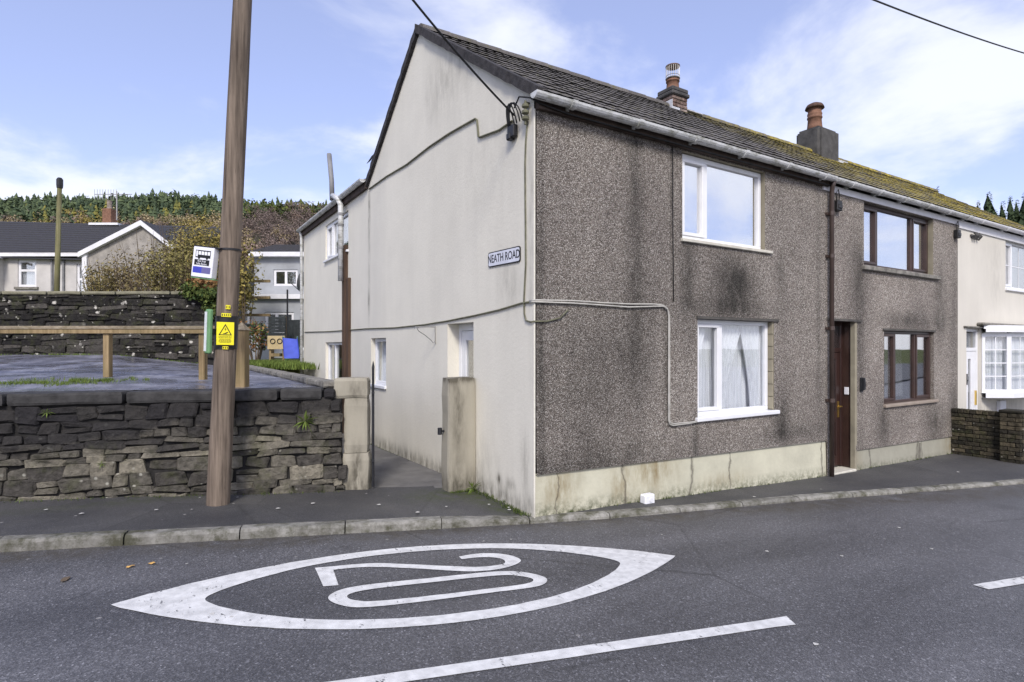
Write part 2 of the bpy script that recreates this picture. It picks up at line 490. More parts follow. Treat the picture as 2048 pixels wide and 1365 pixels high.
MT.update(
    road=m_road(), pave=m_pave(), paint=m_paint(), kerb=m_kerb(), yard=m_yard(), slab=m_slab(), grass=m_grass_ground(),
    dashA=m_dash("pebbledash_grey_pink", STA, 0.90, 1.03), dashB=m_dash("pebbledash_neighbour", STB, 1.02, 1.05),
    cream=m_cream("gable_render_cream", (0.74, 0.71, 0.605), 1, STG, 0.35), white_render=m_cream("white_render", (0.66, 0.63, 0.55), 0, [(10.9, 2.12, 0.35, 0.05, 0.8), (12.0, 0.2, 2.0, 0.4, 0.6), (11.9, 3.4, 0.4, 0.8, 0.25)], 0.4),
    pier=m_cream("pier_render", (0.36, 0.335, 0.265), 0, [(-0.25, 1.0, 0.10, 0.8, 1.0), (-0.2, 1.37, 0.4, 0.05, 1.6), (-0.2, 0.1, 0.4, 0.16, 1.1), (-1.3, 1.25, 0.10, 0.2, 0.9), (-1.3, 0.35, 0.05, 0.25, 1.6), (-1.25, 0.08, 0.3, 0.16, 1.1)], 0.9),
    plinthA=m_plinth("plinth_cream_paint", (0.56, 0.545, 0.42), [(0.35, 0.25, 0.25, 0.25, 0.8), (1.75, 0.3, 0.35, 0.25, 0.9), (1.2, 0.1, 0.2, 0.3, 0.6), (3.0, 0.0, 0.5, 0.1, 0.5)]),
    plinthB=m_plinth("plinth_concrete", (0.36, 0.35, 0.28), [(9.8, -0.1, 0.25, 0.2, 1.0), (6.3, -0.1, 0.2, 0.2, 0.5)]),
    stone=m_stone("rubble_stone", (0.062, 0.057, 0.051), (0.13, 0.12, 0.098), (0.25, 0.228, 0.175), 0.90),
    stone_dark=m_stone("rear_wall_stone", (0.014, 0.013, 0.013), (0.028, 0.026, 0.023), (0.085, 0.078, 0.068), spots=1.0),
    mortar=simple("dark_mortar", (0.022, 0.021, 0.02), 0.95, 0.4, 12),
    coping=simple("coping_concrete", (0.040, 0.039, 0.038), 0.8, 0.5, 9, bump=0.6),
    coping_pale=simple("pale_coping", (0.20, 0.19, 0.13), 0.9, 0.3, 5, bump=0.5),
    pole=m_wood("pole_wood", (0.06, 0.046, 0.035), (0.27, 0.215, 0.165)),
    timber=m_wood("fence_timber", (0.17, 0.12, 0.06), (0.36, 0.27, 0.15), 2, 0.8, 0.4),
    timber_rail=m_wood("fence_rail_timber", (0.16, 0.125, 0.075), (0.36, 0.31, 0.23), 0, 0.7, 0.2),
    dark_wood=m_wood("brown_boxing", (0.055, 0.034, 0.024), (0.13, 0.085, 0.055)),
    mossy_wood=m_wood("mossy_pole", (0.10, 0.095, 0.04), (0.24, 0.22, 0.12), 2, 0.85, 0.7),
    upvc=simple("white_upvc", (0.74, 0.75, 0.76), 0.35, 0.06, 3, 0.5),
    upvc_dirty=N("white_gutter_plastic"), grey_plastic=simple("grey_pipe", (0.22, 0.22, 0.22), 0.5, 0.2, 5),
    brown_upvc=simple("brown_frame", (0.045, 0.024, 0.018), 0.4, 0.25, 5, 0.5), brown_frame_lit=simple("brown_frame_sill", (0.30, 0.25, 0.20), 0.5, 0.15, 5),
    door_brown=simple("mahogany_door", (0.033, 0.016, 0.013), 0.35, 0.2, 4, 0.5), brown_pipe=simple("brown_downpipe", (0.058, 0.040, 0.033), 0.45, 0.25, 4, 0.45),
    brass=simple("brass", (0.75, 0.52, 0.15), 0.3, 0.1, 5, 0.5, 0.9), black=simple("black_plastic", (0.016, 0.016, 0.017), 0.45, 0.3, 8, 0.4), black_iron=simple("black_iron", (0.014, 0.015, 0.018), 0.5, 0.4, 14, 0.4, bump=0.3),
    cable_black=simple("black_cable", (0.018, 0.018, 0.018), 0.6, 0.2, 9), cable_green=simple("weathered_cable", (0.13, 0.13, 0.085), 0.8, 0.35, 12), cable_grey=simple("pale_cable", (0.42, 0.41, 0.37), 0.6, 0.2, 9),
    glass=m_glass("window_glass", 0.50), glass_bright=m_glass("window_glass_sky", 0.78), glass_net=m_glass("window_glass_net", 0.13), glass_dim=m_glass("window_glass_dim", 0.32),
    sill=simple("painted_sill", (0.55, 0.53, 0.45), 0.7, 0.15, 8), sill_grey=simple("stone_sill", (0.20, 0.19, 0.165), 0.85, 0.5, 9, bump=0.5),
    reveal=simple("reveal_render", (0.27, 0.245, 0.18), 0.85, 0.2, 4), lintel=simple("dark_lintel", (0.085, 0.08, 0.072), 0.9, 0.3, 10, bump=0.5),
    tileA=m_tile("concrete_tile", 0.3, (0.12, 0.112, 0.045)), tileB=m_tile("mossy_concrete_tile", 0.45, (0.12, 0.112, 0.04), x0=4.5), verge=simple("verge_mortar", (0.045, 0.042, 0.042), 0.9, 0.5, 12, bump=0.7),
    tile_edge=m_tile("shaded_tile_edge", -0.3, (0.12, 0.112, 0.045), (0.022, 0.021, 0.020)), tile_edge_mossy=m_tile("shaded_mossy_tile_edge", 0.0, (0.12, 0.112, 0.04), (0.024, 0.022, 0.019), x0=7.5),  # shade of the course lines put into the nose colour, moss over it
    slate=m_tile("slate_roof", 0.2, (0.06, 0.06, 0.04), (0.050, 0.050, 0.056)),
    brick=m_stone("chimney_brick", (0.15, 0.095, 0.08), (0.22, 0.155, 0.13), (0.34, 0.28, 0.245)), brick_dark=m_stone("boundary_brick", (0.028, 0.026, 0.020), (0.06, 0.052, 0.036), (0.12, 0.10, 0.065)),
    terracotta=simple("terracotta", (0.20, 0.105, 0.066), 0.75, 0.3, 9, bump=0.2), cement=simple("grey_cement", (0.075, 0.073, 0.07), 0.9, 0.35, 6, bump=0.6), lead=simple("lead_flashing", (0.50, 0.51, 0.53), 0.5, 0.25, 10),
    pot_cowl=simple("sooty_clay", (0.085, 0.05, 0.035), 0.8, 0.4, 14),
    steel=simple("steel_wire", (0.35, 0.34, 0.32), 0.4, 0.2, 20, 0.5, 0.6), fascia=simple("dark_fascia", (0.062, 0.045, 0.036), 0.8, 0.5, 7),
    fascia_w=simple("white_fascia", (0.66, 0.66, 0.67), 0.5, 0.08, 4), curtain=None, room=simple("room_wall", (0.62, 0.60, 0.56), 0.9, 0.05),
    sign_white=simple("sign_white", (0.78, 0.79, 0.82), 0.35, 0.05, 6, 0.5), sign_plate=simple("nameplate_white", (0.64, 0.66, 0.72), 0.45, 0.1, 6, 0.4), sign_black=simple("sign_black", (0.012, 0.012, 0.014), 0.5, 0.1), sign_blue=simple("sign_blue", (0.05, 0.06, 0.42), 0.4, 0.1),
    sign_purple=simple("sign_mauve", (0.13, 0.12, 0.28), 0.4, 0.15), yellow=simple("sign_yellow", (0.78, 0.70, 0.015), 0.4, 0.06, 6, 0.4), green_case=simple("green_case", (0.13, 0.27, 0.12), 0.45, 0.2, 6, 0.4), case_white=simple("case_sheet", (0.58, 0.62, 0.62), 0.5, 0.2, 25),
    bg_white=simple("far_white_render", (0.52, 0.50, 0.47), 0.85, 0.15, 1.2), bg_grey=simple("far_grey_render", (0.33, 0.345, 0.36), 0.85, 0.2, 0.9), bg_dash=simple("far_pebbledash", (0.30, 0.28, 0.25), 0.9, 0.25, 3), bg_trim=simple("far_white_trim", (0.72, 0.72, 0.73), 0.6, 0.1, 2),
    blue_plastic=simple("blue_plastic", (0.07, 0.10, 0.46), 0.35, 0.15, 4, 0.5), tan_board=simple("tan_board", (0.48, 0.38, 0.20), 0.7, 0.2, 5), purple_plastic=simple("maroon_plastic", (0.14, 0.03, 0.075), 0.6, 0.2, 5), mesh_dark=simple("dark_netting", (0.03, 0.035, 0.035), 0.9, 0.5, 9),
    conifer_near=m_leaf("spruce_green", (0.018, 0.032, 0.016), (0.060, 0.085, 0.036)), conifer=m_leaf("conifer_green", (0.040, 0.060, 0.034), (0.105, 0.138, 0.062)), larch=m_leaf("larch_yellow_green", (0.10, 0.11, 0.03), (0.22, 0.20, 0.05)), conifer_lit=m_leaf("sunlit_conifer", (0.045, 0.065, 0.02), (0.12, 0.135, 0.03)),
    autumn=m_leaf("autumn_tan", (0.22, 0.17, 0.095), (0.44, 0.36, 0.21)), bare=m_leaf("bare_purple_brown", (0.12, 0.092, 0.080), (0.21, 0.165, 0.14)), gold=m_leaf("autumn_gold", (0.20, 0.155, 0.045), (0.38, 0.31, 0.09)), pink=m_leaf("pale_brown_twigs", (0.19, 0.135, 0.11), (0.32, 0.24, 0.19)),
    shrub=m_leaf("olive_shrub", (0.11, 0.10, 0.035), (0.30, 0.26, 0.09)), shrub_b=m_leaf("brown_shrub", (0.11, 0.085, 0.04), (0.26, 0.21, 0.09)), ivy=m_leaf("bramble_green", (0.022, 0.045, 0.014), (0.13, 0.16, 0.04)), weed=m_leaf("weed_green", (0.06, 0.10, 0.02), (0.20, 0.26, 0.06)), ivy_red=m_leaf("bramble_red", (0.16, 0.07, 0.03), (0.30, 0.18, 0.07)),
    twig=simple("twig_bark", (0.12, 0.09, 0.06), 0.9, 0.3, 8), hill=simple("hill_ground", (0.06, 0.055, 0.03), 0.95, 0.4, 0.05), litter=simple("pale_litter", (0.5, 0.49, 0.45), 0.8, 0.3, 30), leaf_orange=simple("fallen_leaf_orange", (0.55, 0.33, 0.10), 0.7, 0.3, 30),
)
# white gutter with green algae on its underside and joints
_n = MT['upvc_dirty']
_c = _n.mix(_n.ramp(_n.noise(5, 6, 0.75, _n.scaled((1, 1, 3))), [(0.46, 0.0), (0.66, 0.75)]), (0.60, 0.61, 0.60), (0.14, 0.14, 0.085))
MT['upvc_dirty'] = _n.done(_c, 0.4, 0.45)
# net curtain: thin translucent cloth with vertical threads
_n = N("net_curtain")
_c = _n.ramp(_n.noise(1.0, 4, 0.6, _n.scaled((60, 60, 1.0))), [(0.3, (0.66, 0.665, 0.70)), (0.7, (0.93, 0.93, 0.95))])
MT['curtain'] = _n.done(_c, 0.9, 0.1)


# ------------------------------------------------------------------ mesh helpers
class MB:
    def __init__(s, T=None):
        s.v, s.f, s.mi = [], [], []
        s.T = T

    def pt(s, p):
        s.v.append(tuple(s.T(*p)) if s.T else tuple(p))
        return len(s.v) - 1

    def face(s, pts, mi=0):
        s.f.append([s.pt(p) for p in pts])
        s.mi.append(mi)

    def box(s, x0, x1, y0, y1, z0, z1, mi=0):
        p = [s.pt(q) for q in ((x0, y0, z0), (x1, y0, z0), (x1, y1, z0), (x0, y1, z0), (x0, y0, z1), (x1, y0, z1), (x1, y1, z1), (x0, y1, z1))]
        for q in ((0, 3, 2, 1), (4, 5, 6, 7), (0, 1, 5, 4), (1, 2, 6, 5), (2, 3, 7, 6), (3, 0, 4, 7)):
            s.f.append([p[i] for i in q])
            s.mi.append(mi)

    def tube(s, pts, r, n=6, cap=True, mi=0):
        pts = [Vector(p) for p in pts]
        rr = r if isinstance(r, (list, tuple)) else [r] * len(pts)
        rings = []
        up = None
        for i, p in enumerate(pts):
            d = (pts[min(i + 1, len(pts) - 1)] - pts[max(i - 1, 0)]).normalized()
            if up is None:
                up = Vector((0, 0, 1)) if abs(d.z) < 0.9 else Vector((1, 0, 0))
            a = d.cross(up)
            a = a.normalized() if a.length > 1e-6 else d.orthogonal().normalized()
            b = a.cross(d)
            up = b
            rings.append([s.pt(p + a * cos(2 * pi * k / n) * rr[i] + b * sin(2 * pi * k / n) * rr[i]) for k in range(n)])
        for i in range(len(rings) - 1):
            for k in range(n):
                s.f.append([rings[i][k], rings[i][(k + 1) % n], rings[i + 1][(k + 1) % n], rings[i + 1][k]])
                s.mi.append(mi)
        if cap:
            s.f.append(rings[0][::-1])
            s.f.append(rings[-1])
            s.mi += [mi, mi]

    def lathe(s, c, prof, n=16, mi=0):
        rings = []
        for (r, z) in prof:
            rings.append([s.pt((c[0] + r * cos(2 * pi * k / n), c[1] + r * sin(2 * pi * k / n), c[2] + z)) for k in range(n)])
        for i in range(len(rings) - 1):
            for k in range(n):
                s.f.append([rings[i][k], rings[i][(k + 1) % n], rings[i + 1][(k + 1) % n], rings[i + 1][k]])
                s.mi.append(mi)
        s.f.append(rings[0][::-1])
        s.f.append(rings[-1])
        s.mi += [mi, mi]

    def poly(s, pts2, f3, mi=0):
        """flat polygon (may be concave) from 2-D points mapped by f3"""
        tri = tessellate_polygon([[Vector((a, b, 0)) for a, b in pts2]])
        idx = [s.pt(f3(a, b)) for a, b in pts2]
        for t in tri:
            s.f.append([idx[i] for i in t])
            s.mi.append(mi)

    def build(s, name, mat, parent=None, bevel=0.0, smooth=False, seg=1):
        me = bpy.data.meshes.new(name)
        me.from_pydata(s.v, [], s.f)
        mats = mat if isinstance(mat, (list, tuple)) else [mat]
        for m in mats:
            me.materials.append(MT[m] if isinstance(m, str) else m)
        if len(mats) > 1:
            me.polygons.foreach_set("material_index", s.mi)
        bm = bmesh.new()
        bm.from_mesh(me)
        bmesh.ops.recalc_face_normals(bm, faces=bm.faces)
        if bevel:
            bmesh.ops.bevel(bm, geom=bm.edges[:], offset=bevel, segments=seg, affect='EDGES', clamp_overlap=True)
        bm.to_mesh(me)
        bm.free()
        if smooth:
            me.shade_smooth()
        o = bpy.data.objects.new(name, me)
        col.objects.link(o)
        if parent:
            adopt(o, parent)
        return o


def adopt(o, parent):
    o.parent = parent
    w = Matrix.Translation(parent.location)
    p = parent.parent
    o.matrix_parent_inverse = parent_world(parent).inverted()


def parent_world(p):
    m = p.matrix_basis.copy()
    if p.parent:
        m = parent_world(p.parent) @ p.matrix_parent_inverse @ m
    return m


def thing(name, loc, label, cat, group=None):
    o = bpy.data.objects.new(name, None)
    o.location = loc
    o.empty_display_size = 0.2
    col.objects.link(o)
    return tag(o, label, cat, group)


def tag(o, label, cat, group=None):
    o["label"] = label
    o["category"] = cat
    if group:
        o["group"] = group
    return o


def structure(o):
    o["kind"] = "structure"
    return o


def stuff(o):
    o["kind"] = "stuff"
    return o


def piece(name, mesh, M, parent):
    """one more piece sharing mesh data, world matrix M, child of parent"""
    o = bpy.data.objects.new(name, mesh)
    col.objects.link(o)
    o.matrix_basis = M
    adopt(o, parent)
    return o


def text_mesh(body, size, M, name, mat, parent, extrude=0.001, bold=0.0, xs=1.0):
    cu = bpy.data.curves.new("lettering", 'FONT')
    cu.body = body
    cu.size = size
    cu.extrude = extrude
    cu.offset = bold
    cu.align_x = 'CENTER'
    cu.align_y = 'CENTER'
    t = bpy.data.objects.new("lettering", cu)
    col.objects.link(t)
    dg = bpy.context.evaluated_depsgraph_get()
    me = bpy.data.meshes.new_from_object(t.evaluated_get(dg))
    bpy.data.objects.remove(t)
    me.transform(M @ Matrix.Diagonal((xs, 1, 1, 1)))
    me.materials.clear()
    me.materials.append(MT[mat])
    o = bpy.data.objects.new(name, me)
    col.objects.link(o)
    adopt(o, parent)
    return o


FRONT = lambda u, n, z: (u, -n, z)           # street facade: u along +X, n towards the street
GABLE = lambda u, n, z: (-n, -u, z)          # gable: u runs towards the street, n outwards


def lerp_tab(tab, x):
    if x <= tab[0][0]:
        return tab[0][1]
    for (a, b), (c, d) in zip(tab, tab[1:]):
        if x <= c:
            return b + (d - b) * (x - a) / (c - a)
    return tab[-1][1]


# ------------------------------------------------------------------ ground levels
SL = -0.033
def z_road(x): return SL * x - 0.07 if x < 14 else -0.532 - 0.012 * (x - 14)
KERB = [(-60, 17.6), (-20, 5.95), (-8, 2.33), (-4.38, 1.27), (-2.18, 0.63), (-0.83, 0.21), (-0.3, 0.06), (0.1, -0.06), (0.5, -0.17), (0.96, -0.27), (3.3, -0.68), (7.87, -1.66), (14, -3.1), (30, -7.2), (90, -24)]
def y_kerb(x): return lerp_tab(KERB, x)
def k_up(x): return lerp_tab([(-4, 0.095), (-0.9, 0.088), (-0.1, 0.055), (0.6, 0.05), (8, 0.05), (12, 0.06)], x)
ZF = [(-10, 0.35), (0, 0.0), (5.3, -0.235), (6.3, -0.25), (10, -0.32), (14, -0.45), (90, -1.2)]
def z_front(x): return lerp_tab(ZF, x)
def y_wall(x): return 2.83 - 0.322 * (x + 4.62)

xs = [-60, -40, -20, -12, -8, -6, -5] + [(-45 + k * 2.5) / 10 for k in range(40)] + [5.6 + k * 0.7 for k in range(14)] + [18, 24, 30, 50, 90]
# road: one sheet, kerb to far verge
mb = MB()
cross = [0.0, 0.4, 1.2, 2.6, 4.2, 5.4]
rows = []
for x in xs:
    rows.append([mb.pt((x + c * 0.26, y_kerb(x) + 0.05 - c * 0.966, z_road(x + c * 0.26))) for c in cross])
for a, b in zip(rows, rows[1:]):
    for k in range(len(cross) - 1):
        mb.f.append([a[k], b[k], b[k + 1], a[k + 1]])
        mb.mi.append(0)
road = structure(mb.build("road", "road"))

# ground: one sheet reaching the horizon
mb = MB()
def z_ground(x, y):
    far = -(y - y_kerb(max(-60, min(90, x))))
    z = z_road(max(-60, min(90, x))) - 0.06
    if y > 10.9:
        z = 1.22
    return z
gx = [-900, -400, -150, -60, -30, -12, -8, -4, 0, 4, 8, 12, 20, 40, 90, 200, 500, 900]
gy = [-900, -300, -100, -50, -30, -20, -14, -10, -7, -5, -3, -1.5, 0.5, 3, 6, 10.6, 11.0, 14, 30, 60]
ids = [[mb.pt((x, y, z_ground(x, y))) for x in gx] for y in gy]
for j in range(len(gy) - 1):
    for i in range(len(gx) - 1):
        mb.f.append([ids[j][i], ids[j][i + 1], ids[j + 1][i + 1], ids[j + 1][i]])
        mb.mi.append(1 if -60 < gy[j] < 6 and abs(gx[i]) < 100 else 0)
structure(mb.build("ground", ["grass", "pave"]))

# opposite pavement (out of frame, mirrored faintly in the panes)
mb = MB()
for a, b in zip(xs, xs[1:]):
    f = lambda x, c: (x + c * 0.26, y_kerb(x) + 0.05 - c * 0.966, z_road(x + c * 0.26) + 0.10)
    mb.face([f(a, 5.4), f(b, 5.4), f(b, 7.4), f(a, 7.4)])
structure(mb.build("far_pavement", "pave"))

# near pavement
mb = MB()
rows = []
for x in xs:
    if x < -15 or x > 40:
        continue
    yk = y_kerb(x) + 0.10
    zk = z_road(x) + k_up(x) - 0.006
    yi = y_wall(x) + 0.12 if x < 0.02 else 0.12
    if x < 0.02 and x > -1.6:
        yi = max(yi, 1.62)
    zi = SL * x + 0.025 if x < 0.02 else z_front(x)
    if x >= 0.02:
        yk = min(yk, 0.03)
    r = []
    for k in range(7):
        t = k / 6
        r.append(mb.pt((x, yk + (yi - yk) * t, zk + (zi - zk) * t + 0.004 * sin(x * 3 + k))))
    rows.append(r)
for a, b in zip(rows, rows[1:]):
    for k in range(6):
        mb.f.append([a[k], b[k], b[k + 1], a[k + 1]])
        mb.mi.append(0)
structure(mb.build("pavement", "pave", smooth=True))

# kerb of single stones
kerb_root = structure(bpy.data.objects.new("kerb", None))
kerb_root.location = (-4, y_kerb(-4), 0)
col.objects.link(kerb_root)
base = MB()
base.box(0, 1, 0, 1, 0, 1)
kb = base.build("kerb_stone", "kerb")
kb_me = kb.data
bpy.data.objects.remove(kb)
def kerb_mesh(L):
    m = MB()
    prof = [(0.0, -0.16), (0.004, 0.07), (0.016, 0.092), (0.035, 0.1), (0.125, 0.1), (0.125, -0.16)]
    ends = []
    nseg = 5
    for k in range(nseg + 1):
        x = L * k / nseg
        j = 0.004 if 0 < k < nseg else 0.0
        ends.append([m.pt((x, y + rnd.uniform(-j, j), (z - 0.1) + rnd.uniform(-j, j))) for y, z in prof])
    for k in range(nseg):
        for i in range(len(prof)):
            i2 = (i + 1) % len(prof)
            m.f.append([ends[k][i], ends[k + 1][i], ends[k + 1][i2], ends[k][i2]])
            m.mi.append(0)
    m.f.append(ends[0][::-1]); m.f.append(ends[-1]); m.mi += [0, 0]
    return m
kms = []
for k in range(3):
    o = kerb_mesh(0.9).build("kerb_stone", "kerb")
    kms.append(o.data)
    bpy.data.objects.remove(o)
x = -9.62
while x < 13.6:
    L = 0.905
    a = Vector((x, y_kerb(x)))
    # step along the kerb line
    x2 = x
    while (Vector((x2, y_kerb(x2))) - a).length < L:
        x2 += 0.01
    b = Vector((x2, y_kerb(x2)))
    za, zb = z_road(x) + k_up(x), z_road(x2) + k_up(x2)
    d = Vector((b.x - a.x, b.y - a.y, zb - za))
    ex = d.normalized()
    ey = Vector((0, 0, 1)).cross(ex).normalized()
    ez = ex.cross(ey)
    M = Matrix((ex, ey, ez)).transposed().to_4x4()
    M.translation = (a.x, a.y + rnd.uniform(-0.006, 0.006), za + rnd.uniform(-0.005, 0.005))
    M = M @ Matrix.Diagonal(((d.length - 0.012) / 0.9, 1, 1, 1))
    piece("kerb_stone", kms[rnd.randrange(3)], M, kerb_root)
    x = x2

# ------------------------------------------------------------------ road markings (parts of the road)
MA = R(-14.9)
MU, MV, MC = Vector((cos(MA), sin(MA))), Vector((-sin(MA), cos(MA))), Vector((-1.505, -0.843))
def mk(u, v, up=0.005):
    p = MC + MU * u + MV * v
    return (p.x, p.y, SL * p.x - 0.07 + up)
def ragged(u, v, a=0.006):
    q = Vector((u * 9, v * 9, 3.1))
    return u + a * mnoise.noise(q), v + a * mnoise.noise(q + Vector((7, 3, 1)))
mb = MB()
NP = 120
outer, inner = [], []
for k in range(NP):
    t = 2 * pi * k / NP
    u = -2.125 * cos(t)
    sgn = 1 if sin(t) >= 0 else -1
    vo = 0.75 * (1 - (abs(u) / 2.125) ** 2) ** 0.95
    outer.append((u, sgn * vo - 0.03 * (1 - (u / 2.125) ** 2)))
    ui = -1.56 * cos(t)
    vi = (0.75 * (1 - (abs(ui) / 2.125) ** 2) - 0.125) * max(0, 1 - (abs(ui) / 1.56) ** 5) ** 0.5
    inner.append((ui, sgn * vi - 0.03))
oi = [mb.pt(mk(*ragged(*p))) for p in outer]
ii = [mb.pt(mk(*ragged(*p))) for p in inner]
for k in range(NP):
    k2 = (k + 1) % NP
    mb.f.append([oi[k], oi[k2], ii[k2], ii[k]])
    mb.mi.append(0)
mk_o = mb.build("speed_roundel", "paint", road)
def smooth_loop(P, n=6, fixed=()):
    out = []
    L = len(P)
    for i in range(L):
        p0, p1, p2, p3 = (Vector(P[(i + d) % L]) for d in (-1, 0, 1, 2))
        if i in fixed:
            out.append(tuple(p1))
            if (i + 1) % L in fixed:
                continue
        for k in range(n):
            t = k / n
            if k == 0 and i in fixed:
                continue
            m1 = (p2 - p0) * 0.5 if i not in fixed else (p2 - p1) * 0.6
            m2 = (p3 - p1) * 0.5 if (i + 1) % L not in fixed else (p2 - p1) * 0.6
            q = p1 * (2 * t ** 3 - 3 * t * t + 1) + m1 * (t ** 3 - 2 * t * t + t) + p2 * (-2 * t ** 3 + 3 * t * t) + m2 * (t ** 3 - t * t)
            out.append(tuple(q))
    return out
two = [(-0.87, 0.385), (-0.80, 0.0), (-0.695, -0.005), (-0.735, 0.315), (-0.47, 0.315), (-0.12, 0.205), (0.16, 0.09), (0.36, 0.035), (0.57, 0.05), (0.75, 0.155), (0.745, 0.28), (0.63, 0.385), (0.45, 0.425), (0.28, 0.39), (0.29, 0.325), (0.46, 0.335),
       (0.58, 0.295), (0.63, 0.22), (0.59, 0.14), (0.40, 0.12), (0.18, 0.185), (-0.21, 0.325), (-0.46, 0.395)]
mb = MB()
mb.poly([ragged(*p, 0.004) for p in smooth_loop(two, 5, (0, 1, 2, 3, 13, 14))], lambda a, b: mk(a, b))
o = mb.build("numeral", "paint", road)
zo = [(-0.765, -0.215), (-0.70, -0.105), (-0.52, -0.045), (-0.05, -0.02), (0.5, -0.005), (0.73, -0.085), (0.835, -0.235), (0.72, -0.355), (0.35, -0.385), (-0.11, -0.42), (-0.54, -0.42), (-0.70, -0.335)]
zi = [(-0.64, -0.225), (-0.60, -0.165), (-0.44, -0.125), (-0.07, -0.105), (0.48, -0.085), (0.66, -0.14), (0.73, -0.225), (0.65, -0.29), (0.37, -0.315), (-0.10, -0.34), (-0.45, -0.34), (-0.59, -0.295)]
A_, B_ = smooth_loop(zo, 6), smooth_loop(zi, 6)
mb = MB()
ia = [mb.pt(mk(*ragged(*p, 0.004))) for p in A_]
ib = [mb.pt(mk(*ragged(*p, 0.004))) for p in B_]
for k in range(len(ia)):
    k2 = (k + 1) % len(ia)
    mb.f.append([ia[k], ia[k2], ib[k2], ib[k]])
    mb.mi.append(0)
mb.build("numeral", "paint", road)
# broken centre line
CL = [(-8.6, -0.32), (-5.6, -1.12), (-2.46, -1.955), (0.265, -2.635), (2.19, -3.03), (4.9, -3.62), (8, -4.4), (12, -5.4)]
def y_cl(x): return lerp_tab(CL, x)
for (xa, xb) in ((-8.2, -5.3), (-3.6, 0.27), (2.17, 4.9), (6.6, 9.4)):
    mb = MB()
    n = 22
    for k in range(n):
        q = []
        for t, s in ((k, -1), (k + 1, -1), (k + 1, 1), (k, 1)):
            x = xa + (xb - xa) * t / n
            y = y_cl(x) + s * 0.052 + 0.004 * mnoise.noise(Vector((x * 8, s, 0)))
            q.append((x + (0.03 * s if t == n else 0), y, z_road(x) + 0.005))
        mb.face(q)
    mb.build("centre_line_dash", "paint", road)

# ------------------------------------------------------------------ generic building pieces
def wall_grid(mb, u0, u1, z0, z1, holes, depth, bottom=None, mi=0, rmi=0, n=0.0):
    """facade sheet in (u, n, z) with real openings and reveals"""
    us = sorted({u0, u1, *[h[0] for h in holes], *[h[1] for h in holes]})
    zs = sorted({z0, z1, *[h[2] for h in holes], *[h[3] for h in holes]})
    for a, b in zip(us, us[1:]):
        for c, d in zip(zs, zs[1:]):
            cu, cz = (a + b) / 2, (c + d) / 2
            if any(h[0] < cu < h[1] and h[2] < cz < h[3] for h in holes):
                continue
            mb.face([(a, n, c), (b, n, c), (b, n, d), (a, n, d)], mi)
    for (a, b, c, d) in holes:
        e = n - depth
        mb.face([(a, n, c), (a, n, d), (a, e, d), (a, e, c)], rmi)
        mb.face([(b, n, c), (b, e, c), (b, e, d), (b, n, d)], rmi)
        mb.face([(a, n, d), (b, n, d), (b, e, d), (a, e, d)], rmi)
        if c > z0 + 1e-4:
            mb.face([(a, n, c), (a, e, c), (b, e, c), (b, n, c)], rmi)


def window(parent, T, u0, u1, z0, z1, n0, panes, frame, glass, fw=0.055, label=None, bars=None, sash=()):
    """n0: plane of the frame's outer face. panes: u limits of mullion centres; sash: indices of panes with an own opening sash"""
    mb = MB(T)
    d = 0.06
    mb.box(u0, u1, n0 - d, n0, z1 - fw, z1)
    mb.box(u0, u1, n0 - d, n0, z0, z0 + fw)
    edges = [u0] + list(panes) + [u1]
    mb.box(u0, u0 + fw, n0 - d, n0 - 0.001, z0 + fw, z1 - fw)
    mb.box(u1 - fw, u1, n0 - d, n0 - 0.001, z0 + fw, z1 - fw)
    for p in panes:
        mb.box(p - fw * 0.55, p + fw * 0.55, n0 - d, n0 - 0.001, z0 + fw, z1 - fw)
    w = mb.build("window", frame, parent, bevel=0.006)
    if label:
        w["label"] = label
    for i, (a, b) in enumerate(zip(edges, edges[1:])):
        a += fw if i == 0 else fw * 0.55
        b -= fw if i == len(edges) - 2 else fw * 0.55
        c, e = z0 + fw, z1 - fw
        if i in sash:
            m = MB(T)
            sw = 0.045
            m.box(a, b, n0 - d + 0.01, n0 + 0.012, e - sw, e)
            m.box(a, b, n0 - d + 0.01, n0 + 0.012, c, c + sw)
            m.box(a, a + sw, n0 - d + 0.01, n0 + 0.011, c + sw, e - sw)
            m.box(b - sw, b, n0 - d + 0.01, n0 + 0.011, c + sw, e - sw)
            m.build("sash", frame, w, bevel=0.005)
            a, b, c, e = a + sw, b - sw, c + sw, e - sw
        m = MB(T)
        m.box(a, b, n0 - 0.045, n0 - 0.035, c, e)
        m.build("pane", glass, w)
        if bars:
            m = MB(T)
            for q in range(1, bars + 1):
                z = c + (e - c) * q / (bars + 1)
                m.box(a, b, n0 - 0.034, n0 - 0.028, z - 0.009, z + 0.009)
            m.box((a + b) / 2 - 0.009, (a + b) / 2 + 0.009, n0 - 0.0335, n0 - 0.0285, c, e)
            m.build("glazing_bar", frame, w)
    return w


def curtain(parent, T, u0, u1, z0, z1, n0, mat="curtain", amp=0.035, waves=9, swag=True):
    mb = MB(T)
    nu, nz = 70, 14
    ids = []
    for j in range(nz + 1):
        r = []
        for i in range(nu + 1):
            s, t = i / nu, j / nz
            u = u0 + (u1 - u0) * s
            if swag:                    # gathered folds that spread towards the hem
                u += 0.035 * sin(s * 9) * (1 - t)
            n = n0 - 0.05 + amp * sin(s * waves * 2 * pi + 1.5 * sin(s * 7) + (1 - t) * 1.2) * (0.35 + 0.65 * (1 - t))
            r.append(mb.pt((u, n, z0 + (z1 - z0) * t)))
        ids.append(r)
    for j in range(nz):
        for i in range(nu):
            mb.f.append([ids[j][i], ids[j][i + 1], ids[j + 1][i + 1], ids[j + 1][i]])
            mb.mi.append(0)
    return mb.build("curtain", mat, parent, smooth=True)


